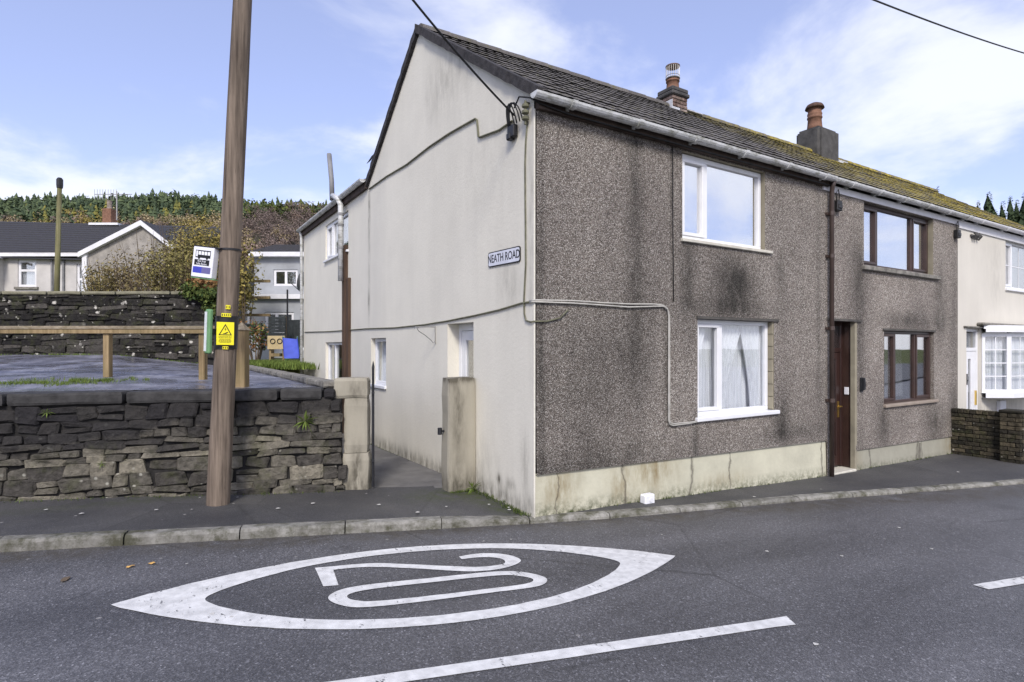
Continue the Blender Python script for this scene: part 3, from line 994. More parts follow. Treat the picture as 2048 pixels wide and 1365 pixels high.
def room(parent, T, u0, u1, z0, z1, n0, depth, mat="room"):
    """the room behind a window: back, sides, floor and ceiling"""
    mb = MB(T)
    a, b = u0 - 0.5, u1 + 0.5
    c, d = z0 - 0.6, z1 + 0.15
    e = n0 - depth
    mb.face([(a, e, c), (b, e, c), (b, e, d), (a, e, d)])
    mb.face([(a, n0, c), (a, e, c), (a, e, d), (a, n0, d)])
    mb.face([(b, n0, c), (b, n0, d), (b, e, d), (b, e, c)])
    mb.face([(a, n0, d), (a, e, d), (b, e, d), (b, n0, d)])
    mb.face([(a, n0, c), (b, n0, c), (b, e, c), (a, e, c)])
    return mb.build("room", mat, parent)


def cable(parent, name, pts, r, mat, n=5):
    mb = MB()
    mb.tube(pts, r, n)
    return mb.build(name, mat, parent, smooth=True)


# roof geometry shared by the terrace
EAVE_Y, EAVE_Z, RIDGE_Y, RIDGE_Z = -0.16, 4.30, 3.01, 6.44
PITCH = math.atan2(RIDGE_Z - EAVE_Z, RIDGE_Y - EAVE_Y)
SLOPE = sqrt((RIDGE_Z - EAVE_Z) ** 2 + (RIDGE_Y - EAVE_Y) ** 2)
NCOURSE = 11
EXPO = SLOPE / NCOURSE
TW = 0.302


def tile_mesh():
    m = MB()
    prof = [(0, 0.0), (0.045, 0.008), (0.09, 0.002), (0.15, 0.001), (0.195, 0.008), (0.24, 0.002), (TW - 0.002, 0.0)]
    lo = [m.pt((x, 0.0, z * 0.8 + 0.026)) for x, z in prof]
    hi = [m.pt((x, EXPO * 1.12, z + 0.006)) for x, z in prof]
    un = [m.pt((x, 0.006, z * 0.8 + 0.003)) for x, z in prof]
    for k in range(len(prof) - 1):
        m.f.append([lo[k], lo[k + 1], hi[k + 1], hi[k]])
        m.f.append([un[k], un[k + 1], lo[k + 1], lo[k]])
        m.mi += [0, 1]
    ub = [m.pt((x, EXPO * 0.35, z * 0.8 - 0.004)) for x, z in prof]
    for k in range(len(prof) - 1):
        m.f.append([ub[k], ub[k + 1], un[k + 1], un[k]])
        m.mi.append(0)
    m.f.append([un[0], lo[0], hi[0]])
    m.f.append([un[-1], hi[-1], lo[-1]])
    m.mi += [0, 0]
    return m


def sag(x, t):
    return -0.016 * sin(pi * t) * (0.6 + 0.4 * sin(x * 0.9)) + 0.006 * mnoise.noise(Vector((x * 1.3, t * 4, 0)))


def roof_point(x, s):
    t = s / SLOPE
    return Vector((x, EAVE_Y + (RIDGE_Y - EAVE_Y) * t, EAVE_Z + (RIDGE_Z - EAVE_Z) * t + sag(x, t)))


TM = {}
for key in ("tileA", "tileB"):
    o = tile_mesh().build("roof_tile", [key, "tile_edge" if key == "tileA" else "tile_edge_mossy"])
    TM[key] = o.data
    bpy.data.objects.remove(o)


def roof(parent, x0, x1, key, rear_mat, joined=False):
    """front slope of single tiles on boarding, rear slope, ridge"""
    mb = MB()
    p = [(x0, EAVE_Y + 0.04, EAVE_Z - 0.01), (x1, EAVE_Y + 0.04, EAVE_Z - 0.01), (x1, RIDGE_Y, RIDGE_Z - 0.05), (x0, RIDGE_Y, RIDGE_Z - 0.05)]
    mb.face(p)
    mb.face([(x0, RIDGE_Y, RIDGE_Z - 0.01), (x1, RIDGE_Y, RIDGE_Z - 0.01), (x1, 5.50, 4.66), (x0, 5.50, 4.66)])
    rf = mb.build("roof", rear_mat, parent)
    nt = round((x1 - x0) / TW)
    big = MB()
    for c in range(NCOURSE):
        for k in range(nt):
            x = x0 + (x1 - x0) * k / nt + rnd.uniform(-0.004, 0.004)
            q = roof_point(x, c * EXPO)
            M = Matrix.Translation((x, q.y, q.z + rnd.uniform(0, 0.005))) @ Matrix.Rotation(PITCH + R(rnd.uniform(-0.5, 0.5)), 4, 'X') @ Matrix.Rotation(R(rnd.uniform(-0.35, 0.35)), 4, 'Z') @ Matrix.Diagonal(((x1 - x0) / nt / TW, 1, 1, 1))
            if joined:
                off = len(big.v)
                big.v += [tuple(M @ v.co) for v in TM[key].vertices]
                big.f += [[i + off for i in f.vertices] for f in TM[key].polygons]
                big.mi += [0] * len(TM[key].polygons)
            else:
                piece("roof_tile", TM[key], M, rf)
    if joined:
        big.mi = [p.material_index for _ in range(NCOURSE * nt) for p in TM[key].polygons]
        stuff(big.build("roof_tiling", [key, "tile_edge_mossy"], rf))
    # half-round ridge tiles
    o = None
    nr = max(1, round((x1 - x0) / 0.45))
    for k in range(nr):
        a, b = x0 + (x1 - x0) * k / nr, x0 + (x1 - x0) * (k + 1) / nr
        m = MB()
        rr = 0.115
        pr = [(rr * 1.15 * cos(t), rr * sin(t)) for t in [pi * i / 8 for i in range(9)]]
        dz = RIDGE_Z - 0.045 + sag(a, 0.98)
        A = [m.pt((a + 0.006, RIDGE_Y + y, dz + z)) for y, z in pr]
        B = [m.pt((b + 0.01, RIDGE_Y + y, dz + z + 0.008)) for y, z in pr]
        for i in range(8):
            m.f.append([A[i], B[i], B[i + 1], A[i + 1]])
            m.mi.append(0)
        m.f.append(A[::-1]); m.f.append(B); m.mi += [0, 0]
        m.build("ridge_tile", key, rf)
    return rf


def gutter(parent, x0, x1, y, z, mat, rad=0.062, brk=0.95, endcap=True):
    mb = MB()
    pr = [(rad * cos(t), rad * sin(t)) for t in [pi + pi * i / 8 for i in range(9)]]
    pr2 = [(a * 0.9, b * 0.9) for a, b in pr][::-1]
    P = pr + pr2
    A = [mb.pt((x0, y + a, z + b)) for a, b in P]
    B = [mb.pt((x1, y + a, z + b)) for a, b in P]
    for i in range(len(P)):
        j = (i + 1) % len(P)
        mb.f.append([A[i], B[i], B[j], A[j]])
        mb.mi.append(0)
    if endcap:
        mb.f.append(A[:9]); mb.mi.append(0)
        mb.f.append(B[:9]); mb.mi.append(0)
    g = mb.build("gutter", mat, parent, smooth=False)
    k = x0 + 0.45
    while k < x1 - 0.1:
        m = MB()
        pr = [((rad + 0.013) * cos(t), (rad + 0.013) * sin(t)) for t in [pi + pi * i / 8 for i in range(9)]]
        a = [m.pt((k, y + p, z + q)) for p, q in pr]
        b = [m.pt((k + 0.065, y + p, z + q)) for p, q in pr]
        m.f.append(a[:]); m.f.append(b[:]); m.mi += [0, 0]
        for i in range(8):
            m.f.append([a[i], b[i], b[i + 1], a[i + 1]])
            m.mi.append(0)
        m.box(k + 0.005, k + 0.04, y + rad - 0.01, y + rad + 0.05, z - 0.075, z - 0.01)
        m.build("gutter_bracket", mat, g)
        k += brk
    return g


# ------------------------------------------------------------------ HOUSE A: end house with the cream gable
HA = thing("terraced_house", (0, 0, 0), "end terrace house with tall cream gable wall and grey pebbledash street front", "house")
DW_A = [(2.215, 3.88, 3.06, 4.17), (2.495, 4.085, 0.79, 2.105)]
mb = MB(FRONT)
wall_grid(mb, 0.03, 5.42, 0.62, 4.26, DW_A, 0.16, rmi=1)
nn = 12
for k in range(nn):
    a, b = 0.03 + 5.39 * k / nn, 0.03 + 5.39 * (k + 1) / nn
    pa, pb = 0.421 - 0.0203 * a, 0.421 - 0.0203 * b
    mb.face([(a, 0.012, pa), (b, 0.012, pb), (b, 0, 0.62), (a, 0, 0.62)])
    mb.face([(a, 0.012, pa), (a, -0.05, pa), (b, -0.05, pb), (b, 0.012, pb)])
mb.build("front_wall", ["dashA", "reveal"], HA)
mb = MB(FRONT)
for k in range(nn):
    a, b = 0.0 + 5.42 * k / nn, 0.0 + 5.42 * (k + 1) / nn
    pa, pb = 0.421 - 0.0203 * a + 0.01, 0.421 - 0.0203 * b + 0.01
    mb.face([(a, 0.004, -0.5), (b, 0.004, -0.5), (b, -0.016, pb), (a, -0.016, pa)])
mb.build("plinth", "plinthA", HA)
# gable wall with its openings, running on into the rear wing
GH = [(-2.045, -1.314, 0.03, 2.05), (-5.208, -4.424, 1.03, 1.90), (-8.42, -6.62, 3.69, 4.50), (-8.42, -6.55, 0.85, 1.85)]
mb = MB(GABLE)
wall_grid(mb, -10.67, 0.0, -0.6, 4.26, GH[:2] + [GH[3]] + [(GH[2][0], GH[2][1], GH[2][2], 4.26)], 0.0001, rmi=0)
mb = MB(GABLE)
us = sorted({-10.67, 0.0, -5.32, *[h[0] for h in GH], *[h[1] for h in GH]})
wall_grid(mb, -10.67, 0.0, -0.6, 4.74, GH, 0.30, rmi=0)
mb.face([(0, 0, 4.74), (-5.32, 0, 4.74), (-3.01, 0, 6.36), (-0.62, 0, 4.74)][::1])
gw = mb.build("gable_wall", "cream", HA)
# trim the square shoulder above the front eave
bm = bmesh.new()
bm.from_mesh(gw.data)
nrm = Vector((0, -(RIDGE_Z - EAVE_Z), (RIDGE_Y - EAVE_Y))).normalized()
bmesh.ops.bisect_plane(bm, geom=bm.verts[:] + bm.edges[:] + bm.faces[:], plane_co=(0, EAVE_Y, EAVE_Z - 0.03), plane_no=nrm, clear_outer=True)
bm.to_mesh(gw.data)
bm.free()
# cream return at the corner, rear wall and inner party wall closing the shell
mb = MB()
mb.box(-0.003, 0.016, -0.006, 0.02, -0.1, 4.2)
mb.build("corner_bead", "cream", HA, bevel=0.004)
mb = MB()
mb.face([(0, 10.67, -0.6), (4.0, 10.67, -0.6), (4.0, 10.67, 5.6), (0, 10.67, 4.74)])
mb.face([(4.0, 10.67, -0.6), (4.0, 5.4, -0.6), (4.0, 5.4, 5.6), (4.0, 10.67, 5.6)])
mb.face([(4.0, 5.4, -0.6), (5.4, 5.4, -0.6), (5.4, 5.4, 4.7), (4.0, 5.4, 4.7)])
mb.face([(0.0, 5.45, 4.6), (4.0, 5.45, 4.6), (4.0, 5.45, 5.6)])
mb.build("rear_wall", "cream", HA)
mb = MB()
mb.face([(5.42, 0.05, -0.5), (5.42, 5.4, -0.5), (5.42, 5.4, 4.6), (5.42, 3.01, 6.3), (5.42, 0.05, 4.3)])
mb.build("party_wall", "room", HA)
rfA = roof(HA, 0.0, 5.42, "tileA", "slate")
# verge: mortar and dark undercloak following both slopes of the gable
mb = MB()
NV = 26
prev = None
for k in range(NV + 1):
    s = SLOPE * k / NV
    q = roof_point(0, s)
    jj = 0.014 * mnoise.noise(Vector((k * 0.9, 0, 0)))
    sec = [mb.pt((-0.06 + jj, q.y, q.z + 0.055)), mb.pt((-0.06 + jj, q.y + 0.02, q.z - 0.06 + jj)), mb.pt((0.05, q.y + 0.02, q.z - 0.06)), mb.pt((0.06, q.y, q.z + 0.055))]
    if prev:
        for i in range(4):
            mb.f.append([prev[i], sec[i], sec[(i + 1) % 4], prev[(i + 1) % 4]])
            mb.mi.append(0)
    else:
        mb.f.append(sec); mb.mi.append(0)
    prev = sec
mb.f.append(prev[::-1]); mb.mi.append(0)
mb.build("verge", "verge", HA)
mb = MB()
prev = None
for k in range(NV + 1):
    t = k / NV
    y, z = RIDGE_Y + (5.42 - RIDGE_Y) * t, RIDGE_Z - 0.02 - (RIDGE_Z - 4.70) * t
    jj = 0.015 * mnoise.noise(Vector((k * 0.8, 4, 0)))
    sec = [mb.pt((-0.055 + jj, y, z + 0.06)), mb.pt((-0.055 + jj, y - 0.02, z - 0.055 + jj)), mb.pt((0.05, y - 0.02, z - 0.055)), mb.pt((0.05, y, z + 0.06))]
    if prev:
        for i in range(4):
            mb.f.append([prev[i], sec[i], sec[(i + 1) % 4], prev[(i + 1) % 4]])
            mb.mi.append(0)
    else:
        mb.f.append(sec); mb.mi.append(0)
    prev = sec
mb.f.append(prev[::-1]); mb.mi.append(0)
mb.build("verge", "verge", HA)
# front gutter, soffit board
mb = MB()
mb.box(0.02, 5.42, -0.055, 0.02, 4.19, 4.285)
mb.build("fascia_board", "fascia", HA)
gutter(HA, -0.09, 5.40, -0.125, 4.305, "upvc_dirty")
# rear wing roof with its side gutter
mb = MB()
mb.face([(-0.13, 5.38, 4.78), (-0.13, 10.75, 4.78), (2.0, 10.75, 5.65), (2.0, 5.38, 5.65)])
mb.face([(2.0, 5.38, 5.65), (2.0, 10.75, 5.65), (4.1, 10.75, 4.78), (4.1, 5.38, 4.78)])
mb.face([(-0.13, 5.38, 4.78), (2.0, 5.38, 5.65), (2.0, 5.38, 5.60), (-0.13, 5.38, 4.73)])
mb.build("wing_roof", "slate", HA)
mb = MB()
mb.box(-0.06, 0.0, 5.36, 10.70, 4.63, 4.76)
mb.build("wing_fascia", "fascia", HA)
mb = MB(lambda a, b, z: (b, a, z))
pr = [(0.06 * cos(t), 0.06 * sin(t)) for t in [pi + pi * i / 8 for i in range(9)]]
A = [mb.pt((5.34, -0.115 + p, 4.785 + q)) for p, q in pr]
B = [mb.pt((10.74, -0.115 + p, 4.785 + q)) for p, q in pr]
for i in range(8):
    mb.f.append([A[i], B[i], B[i + 1], A[i + 1]]); mb.mi.append(0)
mb.f.append(A); mb.f.append(B); mb.mi += [0, 0]
mb.build("wing_gutter", "upvc_dirty", HA)
# windows of house A
W = window(HA, FRONT, 2.215, 3.878, 3.085, 4.165, -0.06, [2.72], "upvc", "glass_bright", 0.058, "white window reflecting the sky under the eave", sash=(0,))
mb = MB(FRONT)
mb.box(2.19, 4.02, -0.14, 0.035, 3.045, 3.085)
mb.build("sill", "sill", W, bevel=0.006)
room(W, FRONT, 2.3, 3.8, 3.0, 4.15, -0.17, 2.5)
W = window(HA, FRONT, 2.495, 4.06, 0.855, 2.10, -0.075, [3.035], "upvc", "glass_net", 0.06, "white window with net curtains above the plinth", sash=(0,))
mb = MB(FRONT)
mb.box(2.45, 4.17, -0.14, 0.045, 0.80, 0.855)
mb.build("sill", "upvc", W, bevel=0.008)
mb = MB(FRONT)
mb.box(2.47, 4.18, -0.1, 0.022, 2.10, 2.135)
mb.build("lintel_drip", "lintel", W)
curtain(W, FRONT, 2.5, 3.03, 0.86, 2.08, -0.20, waves=7)
curtain(W, FRONT, 3.04, 4.06, 0.86, 2.08, -0.21, waves=13)
def drape(ua, top_b, bot_b, z0, z1, n0, waves):
    mb = MB(FRONT)
    nu, nz = 40, 16
    ids = []
    for j in range(nz + 1):
        t = j / nz
        ub = bot_b + (top_b - bot_b) * t ** 1.6
        ids.append([mb.pt((ua + (ub - ua) * i / nu, n0 + 0.022 * sin(i / nu * waves * 2 * pi + 0.8 * t), z0 + (z1 - z0) * t)) for i in range(nu + 1)])
    for j in range(nz):
        for i in range(nu):
            mb.f.append([ids[j][i], ids[j][i + 1], ids[j + 1][i + 1], ids[j + 1][i]])
            mb.mi.append(0)
    mb.build("drape", "curtain", W, smooth=True)
drape(3.04, 3.62, 3.24, 0.88, 2.08, -0.165, 7)
drape(4.05, 3.50, 3.78, 0.88, 2.08, -0.165, 6)
drape(2.5, 2.86, 2.62, 0.88, 2.08, -0.165, 4)
room(W, FRONT, 2.5, 4.0, 0.9, 2.0, -0.28, 2.5)
# pale quoin strip in the reveal of the lower window
for k in range(7):
    m = MB(FRONT)
    z0 = 0.87 + k * 0.176
    m.box(4.062, 4.084, -0.13, -0.006 - 0.004 * (k % 2), z0, z0 + 0.168)
    m.build("reveal_block", "reveal", HA, bevel=0.005)
# side door and side windows (gable)
mb = MB(GABLE)
u0, u1, n0 = -2.045, -1.314, -0.165
mb.box(u0, u0 + 0.07, n0 - 0.06, n0, 0.05, 2.05)
mb.box(u1 - 0.07, u1, n0 - 0.06, n0, 0.05, 2.05)
mb.box(u0 + 0.07, u1 - 0.07, n0 - 0.06, n0, 1.96, 2.05)
sd = mb.build("side_door", "upvc", HA, bevel=0.005)
sd["label"] = "white side door set deep in the gable"
mb = MB(GABLE)
a, b = u0 + 0.075, u1 - 0.075
n1 = n0 - 0.012
mb.box(a, a + 0.11, n1 - 0.045, n1, 0.06, 1.955)
mb.box(b - 0.11, b, n1 - 0.045, n1, 0.06, 1.955)
mb.box(a + 0.11, b - 0.11, n1 - 0.045, n1, 1.83, 1.955)
mb.box(a + 0.11, b - 0.11, n1 - 0.045, n1, 0.06, 0.95)
mb.build("door_leaf", "upvc", sd, bevel=0.004)
mb = MB(GABLE)
mb.box(a + 0.11, b - 0.11, n1 - 0.03, n1 - 0.02, 0.95, 1.83)
mb.build("pane", "glass_dim", sd)
mb = MB(GABLE)
mb.box(a + 0.03, a + 0.055, n1, n1 + 0.02, 1.02, 1.2)
mb.box(a + 0.03, a + 0.15, n1 + 0.025, n1 + 0.04, 1.12, 1.14)
mb.box(a + 0.03, a + 0.055, n1 + 0.019, n1 + 0.026, 1.12, 1.14)
mb.build("handle", "black", sd)
mb = MB(GABLE)
mb.box(u0, u1, -0.40, -0.30, 0.0, 2.1)
mb.build("inner_lining", "mesh_dark", HA)
W = window(HA, GABLE, -5.208, -4.424, 1.085, 1.90, -0.075, [], "upvc", "glass_net", 0.06, "narrow white window low on the gable")
mb = MB(GABLE)
mb.box(-5.23, -4.40, -0.20, 0.035, 1.03, 1.085)
mb.build("sill", "upvc", W, bevel=0.008)
curtain(W, GABLE, -5.2, -4.43, 1.09, 1.9, -0.16, waves=6)
W = window(HA, GABLE, -8.42, -6.62, 3.70, 4.50, -0.035, [-7.9, -7.35], "upvc", "glass", 0.06, "white window under the gutter of the rear wing", sash=(0,))
mb = MB(GABLE)
mb.box(-8.46, -6.58, -0.13, 0.05, 3.655, 3.70)
mb.build("sill", "upvc", W, bevel=0.006)
room(W, GABLE, -8.3, -6.7, 3.7, 4.4, -0.32, 2.0)
W = window(HA, GABLE, -8.42, -6.55, 0.86, 1.85, -0.06, [-7.85], "upvc", "glass_dim", 0.06, "white window at the foot of the rear wing")
room(W, GABLE, -8.3, -6.7, 0.9, 1.8, -0.32, 2.0)
# soil pipe: white upper half, grey vent above the gutter, brown boxing below
cable(HA, "soil_pipe", [(-0.115, 6.76, 3.08), (-0.115, 6.76, 4.62), (-0.16, 6.80, 4.74), (-0.17, 7.15, 4.88)], 0.056, "upvc_dirty", 12)
mb = MB()
for z in (3.72, 4.18, 4.40):
    mb.tube([(-0.115, 6.76, z), (-0.115, 6.76, z + 0.05)], 0.066, 12)
mb.build("pipe_collar", "grey_plastic", HA)
cable(HA, "vent_pipe", [(-0.17, 7.20, 4.80), (-0.17, 7.24, 5.2), (-0.19, 7.36, 5.80)], 0.05, "grey_plastic", 10)
mb = MB()
mb.box(-0.07, 0.0, 6.64, 6.84, -0.1, 3.80)
mb.box(-0.055, 0.0, 6.44, 6.638, -0.1, 3.12)
mb.build("pipe_boxing", "dark_wood", HA, bevel=0.008)
cable(HA, "downpipe", [(-0.07, 10.60, 0.0), (-0.07, 10.60, 4.6), (-0.10, 10.60, 4.76)], 0.035, "upvc_dirty", 8)
# cables on the gable and the front
def off(pts, n): return [(-n, y, z) for (y, z) in pts]
cable(HA, "wall_cable", off([(5.27, 4.60), (4.4, 4.60), (3.46, 4.555), (2.6, 4.575), (1.97, 4.56), (1.237, 4.51), (1.20, 4.48), (1.165, 4.27), (1.13, 4.25), (0.68, 4.19), (0.40, 4.20)], 0.016), 0.0125, "cable_green")
cable(HA, "wall_cable", off([(10.5, 2.13), (8, 2.09), (5.4, 2.08), (4.0, 2.055), (2.79, 2.065), (2.0, 2.09), (1.276, 2.125), (0.7, 2.16), (0.217, 2.207), (0.02, 2.21)], 0.014), 0.010, "cable_green")
cable(HA, "wall_cable", off([(0.102, 4.10), (0.135, 3.9), (0.149, 3.66), (0.145, 3.3), (0.14, 3.027), (0.135, 2.605), (0.155, 2.4), (0.168, 2.241), (0.162, 2.09), (0.13, 2.02), (0.04, 2.00)], 0.014) + [(-0.016, -0.016, 2.005), (0.15, -0.016, 2.01), (0.32, -0.018, 2.05), (0.43, -0.018, 2.14)], 0.009, "cable_green")
for dz in (0.0, 0.027):
    cable(HA, "front_cable", [(-0.02, 0.05, 2.205 + dz * 0.6), (-0.016, -0.02, 2.207 + dz * 0.6), (0.5, -0.022, 2.212 + dz), (0.888, -0.022, 2.207 + dz), (1.3, -0.022, 2.20 + dz * 1.3), (1.7, -0.022, 2.223 + dz), (1.86, -0.022, 2.232 + dz * 0.4), (1.93, -0.022, 2.20 + dz * 0.2),
                              (1.95 + dz * 0.6, -0.022, 2.12), (1.95 + dz * 0.7, -0.022, 1.5), (1.948 + dz * 0.7, -0.022, 0.86), (1.965 + dz * 0.6, -0.026, 0.81 + dz * 0.5), (2.02, -0.026, 0.79 + dz * 0.8), (2.3, -0.026, 0.795 + dz * 0.5), (2.47, -0.03, 0.805 + dz * 0.3)], 0.009, "cable_grey")
cable(HA, "front_cable", [(2.03, -0.014, 4.18), (2.035, -0.014, 3.2), (2.045, -0.014, 2.3)], 0.006, "cable_black")
mb = MB()
mb.box(-0.065, -0.005, 0.295, 0.43, 4.0, 4.135)
mb.box(-0.075, -0.003, 0.36, 0.435, 3.985, 4.06)
jb = mb.build("junction_box", "black", HA, bevel=0.01)
for k, (a, b) in enumerate(((0.40, 0.16), (0.37, 0.2), (0.33, 0.19), (0.30, 0.15))):
    pts = []
    for i in range(13):
        t = pi * i / 12
        pts.append((-0.05 - 0.05 * sin(t), a - 0.04 + (0.06 + 0.02 * k) * cos(t) * (1 if k % 2 else -1), 4.12 + (0.16 + b * 0.3) * sin(t) + 0.0))
    cable(HA, "cable_loop", pts, 0.008, "cable_black")
cable(HA, "cable_loop", [(-0.05, 0.30, 4.30), (-0.08, 0.16, 4.36), (-0.04, 0.0, 4.30), (0.0, -0.07, 4.235), (0.4, -0.075, 4.20), (2.5, -0.075, 4.195), (5.4, -0.075, 4.195)], 0.009, "cable_black")
mb = MB()
for k in range(3):
    mb.lathe((-0.05, 0.085, 4.09 + k * 0.065), [(0.018, 0), (0.038, 0.012), (0.038, 0.035), (0.018, 0.05)], 10)
mb.tube([(-0.05, 0.085, 4.05), (-0.05, 0.085, 4.30)], 0.012, 6)
mb.tube([(0.0, 0.085, 4.28), (-0.05, 0.085, 4.28)], 0.012, 6)
mb.build("insulator", "cable_green", HA)

# chimney of house A: single bricks, oversailing cap, pot with a wire cage
CHX, CHY, CHZ = 5.36, RIDGE_Y, 6.12
mb = MB()
mb.box(CHX - 0.19, CHX + 0.19, CHY - 0.17, CHY + 0.17, CHZ - 0.65, CHZ + 0.52)
chA = mb.build("chimney", "mortar", HA)
bo = MB()
bo.box(-0.5, 0.5, -0.5, 0.5, -0.5, 0.5)
def brick_mesh(key):
    m = MB()
    m.box(-0.1075, 0.1075, -0.05, 0.05, -0.0325, 0.0325)
    o = m.build("brick", key, bevel=0.006)
    d = o.data
    bpy.data.objects.remove(o)
    return d
BRK = brick_mesh("brick")
BRKD = brick_mesh("brick_dark")
for c in range(12):
    z = CHZ - 0.36 + c * 0.075
    for side in range(4):
        half = 0.2
        span = 0.41 if side % 2 == 0 else 0.37
        offs = 0.0 if c % 2 else 0.1125
        k = -span / 2 - 0.1125 + offs
        while k < span / 2 - 0.02:
            a, b = max(k, -span / 2), min(k + 0.215, span / 2)
            if b - a > 0.05:
                Mr = Matrix.Rotation(side * pi / 2, 4, 'Z')
                hd = 0.185 if side % 2 == 0 else 0.205
                M = Matrix.Translation((CHX, CHY, z)) @ Mr @ Matrix.Translation(((a + b) / 2, -hd + 0.05 - rnd.uniform(0, 0.004), 0)) @ Matrix.Diagonal(((b - a - 0.0) / 0.215, 1, 1, 1))
                piece("brick", BRK, M, chA)
            k += 0.225
mb = MB()
mb.box(CHX - 0.245, CHX + 0.245, CHY - 0.225, CHY + 0.225, CHZ + 0.50, CHZ + 0.58)
mb.box(CHX - 0.225, CHX + 0.225, CHY - 0.205, CHY + 0.205, CHZ + 0.58, CHZ + 0.67)
mb.build("chimney_cap", "cement", chA, bevel=0.02)
mb = MB()
mb.lathe((CHX, CHY, CHZ + 0.66), [(0.14, 0), (0.125, 0.06), (0.115, 0.18), (0.132, 0.185), (0.132, 0.215), (0.118, 0.22), (0.118, 0.27), (0.09, 0.27), (0.09, 0.2)], 18)
mb.build("chimney_pot", "terracotta", chA, smooth=True)
mb = MB()
zc = CHZ + 0.91
for k in range(22):
    t = 2 * pi * k / 22
    mb.tube([(CHX + 0.13 * cos(t), CHY + 0.13 * sin(t), zc), (CHX + 0.13 * cos(t), CHY + 0.13 * sin(t), zc + 0.25)], 0.004, 4)
for z, r in ((0.0, 0.012), (0.05, 0.006), (0.235, 0.008)):
    mb.tube([(CHX + 0.13 * cos(2 * pi * k / 24), CHY + 0.13 * sin(2 * pi * k / 24), zc + z) for k in range(25)], r, 5)
stuff(mb.build("wire_cage", "steel", chA))
mb = MB()
mb.lathe((CHX, CHY, zc + 0.24), [(0.14, 0.0), (0.14, 0.012), (0.08, 0.03), (0.0, 0.04)], 20)
mb.build("cage_lid", "terracotta", chA)
for bx_ in ((CHX - 0.23, CHX - 0.02, CHY - 0.205, CHY - 0.192, CHZ + 0.05, CHZ + 0.26), (CHX - 0.228, CHX - 0.210, CHY - 0.19, CHY + 0.1, CHZ + 0.16, CHZ + 0.40), (CHX + 0.215, CHX + 0.70, CHY - 0.16, CHY + 0.0, CHZ + 0.30, CHZ + 0.32)):
    mb = MB()
    mb.box(*bx_)
    mb.build("flashing", "lead", chA, bevel=0.003)

# ------------------------------------------------------------------ HOUSE B: middle house with brown windows
HB = thing("terraced_house", (7.7, 0, -0.28), "middle terrace house with brown window frames and recessed dark red door", "house")
DW_B = [(5.50, 6.26, -0.25, 2.15), (6.52, 9.01, 3.05, 4.13), (7.17, 9.03, 0.715, 2.03)]
mb = MB(FRONT)
wall_grid(mb, 5.42, 10.04, 0.30, 4.14, [(5.50, 6.26, 0.30, 2.15)] + DW_B[1:], 0.14, rmi=0)
def pzB(x): return 0.08 - 0.0185 * (x - 6.2)
for a, b in ((5.42, 5.50), (6.26, 7.2), (7.2, 8.2), (8.2, 9.2), (9.2, 10.04)):
    pa, pb = (pzB(a), pzB(b)) if a > 6 else (-0.3, -0.3)
    mb.face([(a, 0.010, pa), (b, 0.010, pb), (b, 0, 0.30), (a, 0, 0.30)])
    if a > 6:
        mb.face([(a, 0.010, pa), (a, -0.05, pa), (b, -0.05, pb), (b, 0.010, pb)])
mb.build("front_wall", "dashB", HB)
mb = MB(FRONT)
for a, b in ((6.26, 7.2), (7.2, 8.2), (8.2, 9.2), (9.2, 10.04)):
    mb.face([(a, 0.004, -0.8), (b, 0.004, -0.8), (b, -0.014, pzB(b) + 0.01), (a, -0.014, pzB(a) + 0.01)])
mb.face([(6.26, 0.004, -0.8), (6.26, -0.014, pzB(6.26) + 0.01), (6.26, -0.5, pzB(6.26) + 0.01), (6.26, -0.5, -0.8)])
mb.build("plinth", "plinthB", HB)
# door recess
mb = MB(FRONT)
rz = -0.24
mb.face([(5.502, 0, rz), (5.502, -0.28, rz), (5.502, -0.28, 2.148), (5.502, 0, 2.148)])
mb.face([(6.258, -0.07, rz), (6.258, -0.28, rz), (6.258, -0.28, 2.148), (6.258, -0.07, 2.148)])
mb.face([(5.50, 0, 2.147), (5.50, -0.28, 2.147), (6.26, -0.28, 2.147), (6.26, 0, 2.147)])
mb.face([(5.3, -0.9, rz), (6.5, -0.9, rz), (6.5, -0.9, 2.3), (5.3, -0.9, 2.3)])
mb.build("recess_lining", "brown_upvc", HB)
mb = MB(FRONT)
mb.box(6.235, 6.30, -0.07, 0.006, -0.24, 2.15)
mb.build("door_jamb", "reveal", HB, bevel=0.004)
mb = MB(FRONT)
mb.box(5.42, 6.42, -0.05, 0.03, 2.15, 2.185)
mb.build("door_lintel", "lintel", HB)
mb = MB(FRONT)
mb.box(5.46, 6.26, -0.5, 0.02, -0.40, -0.215)
mb.build("door_step", "sill", HB, bevel=0.01)
mb = MB(FRONT)
n0 = -0.20
mb.box(5.50, 5.56, n0 - 0.06, n0, -0.2, 2.15)
mb.box(6.20, 6.26, n0 - 0.06, n0, -0.2, 2.15)
mb.box(5.56, 6.20, n0 - 0.06, n0, 2.09, 2.15)
mb.box(5.56, 6.20, n0 - 0.06, n0, 1.66, 1.73)
fd = mb.build("front_door", "door_brown", HB, bevel=0.005)
fd["label"] = "dark red panelled door with brass fittings"
mb = MB(FRONT)
mb.box(5.565, 5.68, n0 - 0.05, n0 - 0.012, -0.19, 1.655)
mb.box(6.08, 6.195, n0 - 0.05, n0 - 0.012, -0.19, 1.655)
mb.box(5.68, 6.08, n0 - 0.05, n0 - 0.012, 1.54, 1.655)
mb.box(5.68, 6.08, n0 - 0.05, n0 - 0.012, 0.52, 0.70)
mb.box(5.68, 6.08, n0 - 0.05, n0 - 0.012, -0.19, -0.02)
mb.box(5.68, 6.08, n0 - 0.05, n0 - 0.03, -0.02, 0.52)
for z in (0.05, 0.22, 0.37):
    mb.box(5.72, 6.04, n0 - 0.03, n0 - 0.016, z, z + 0.10)
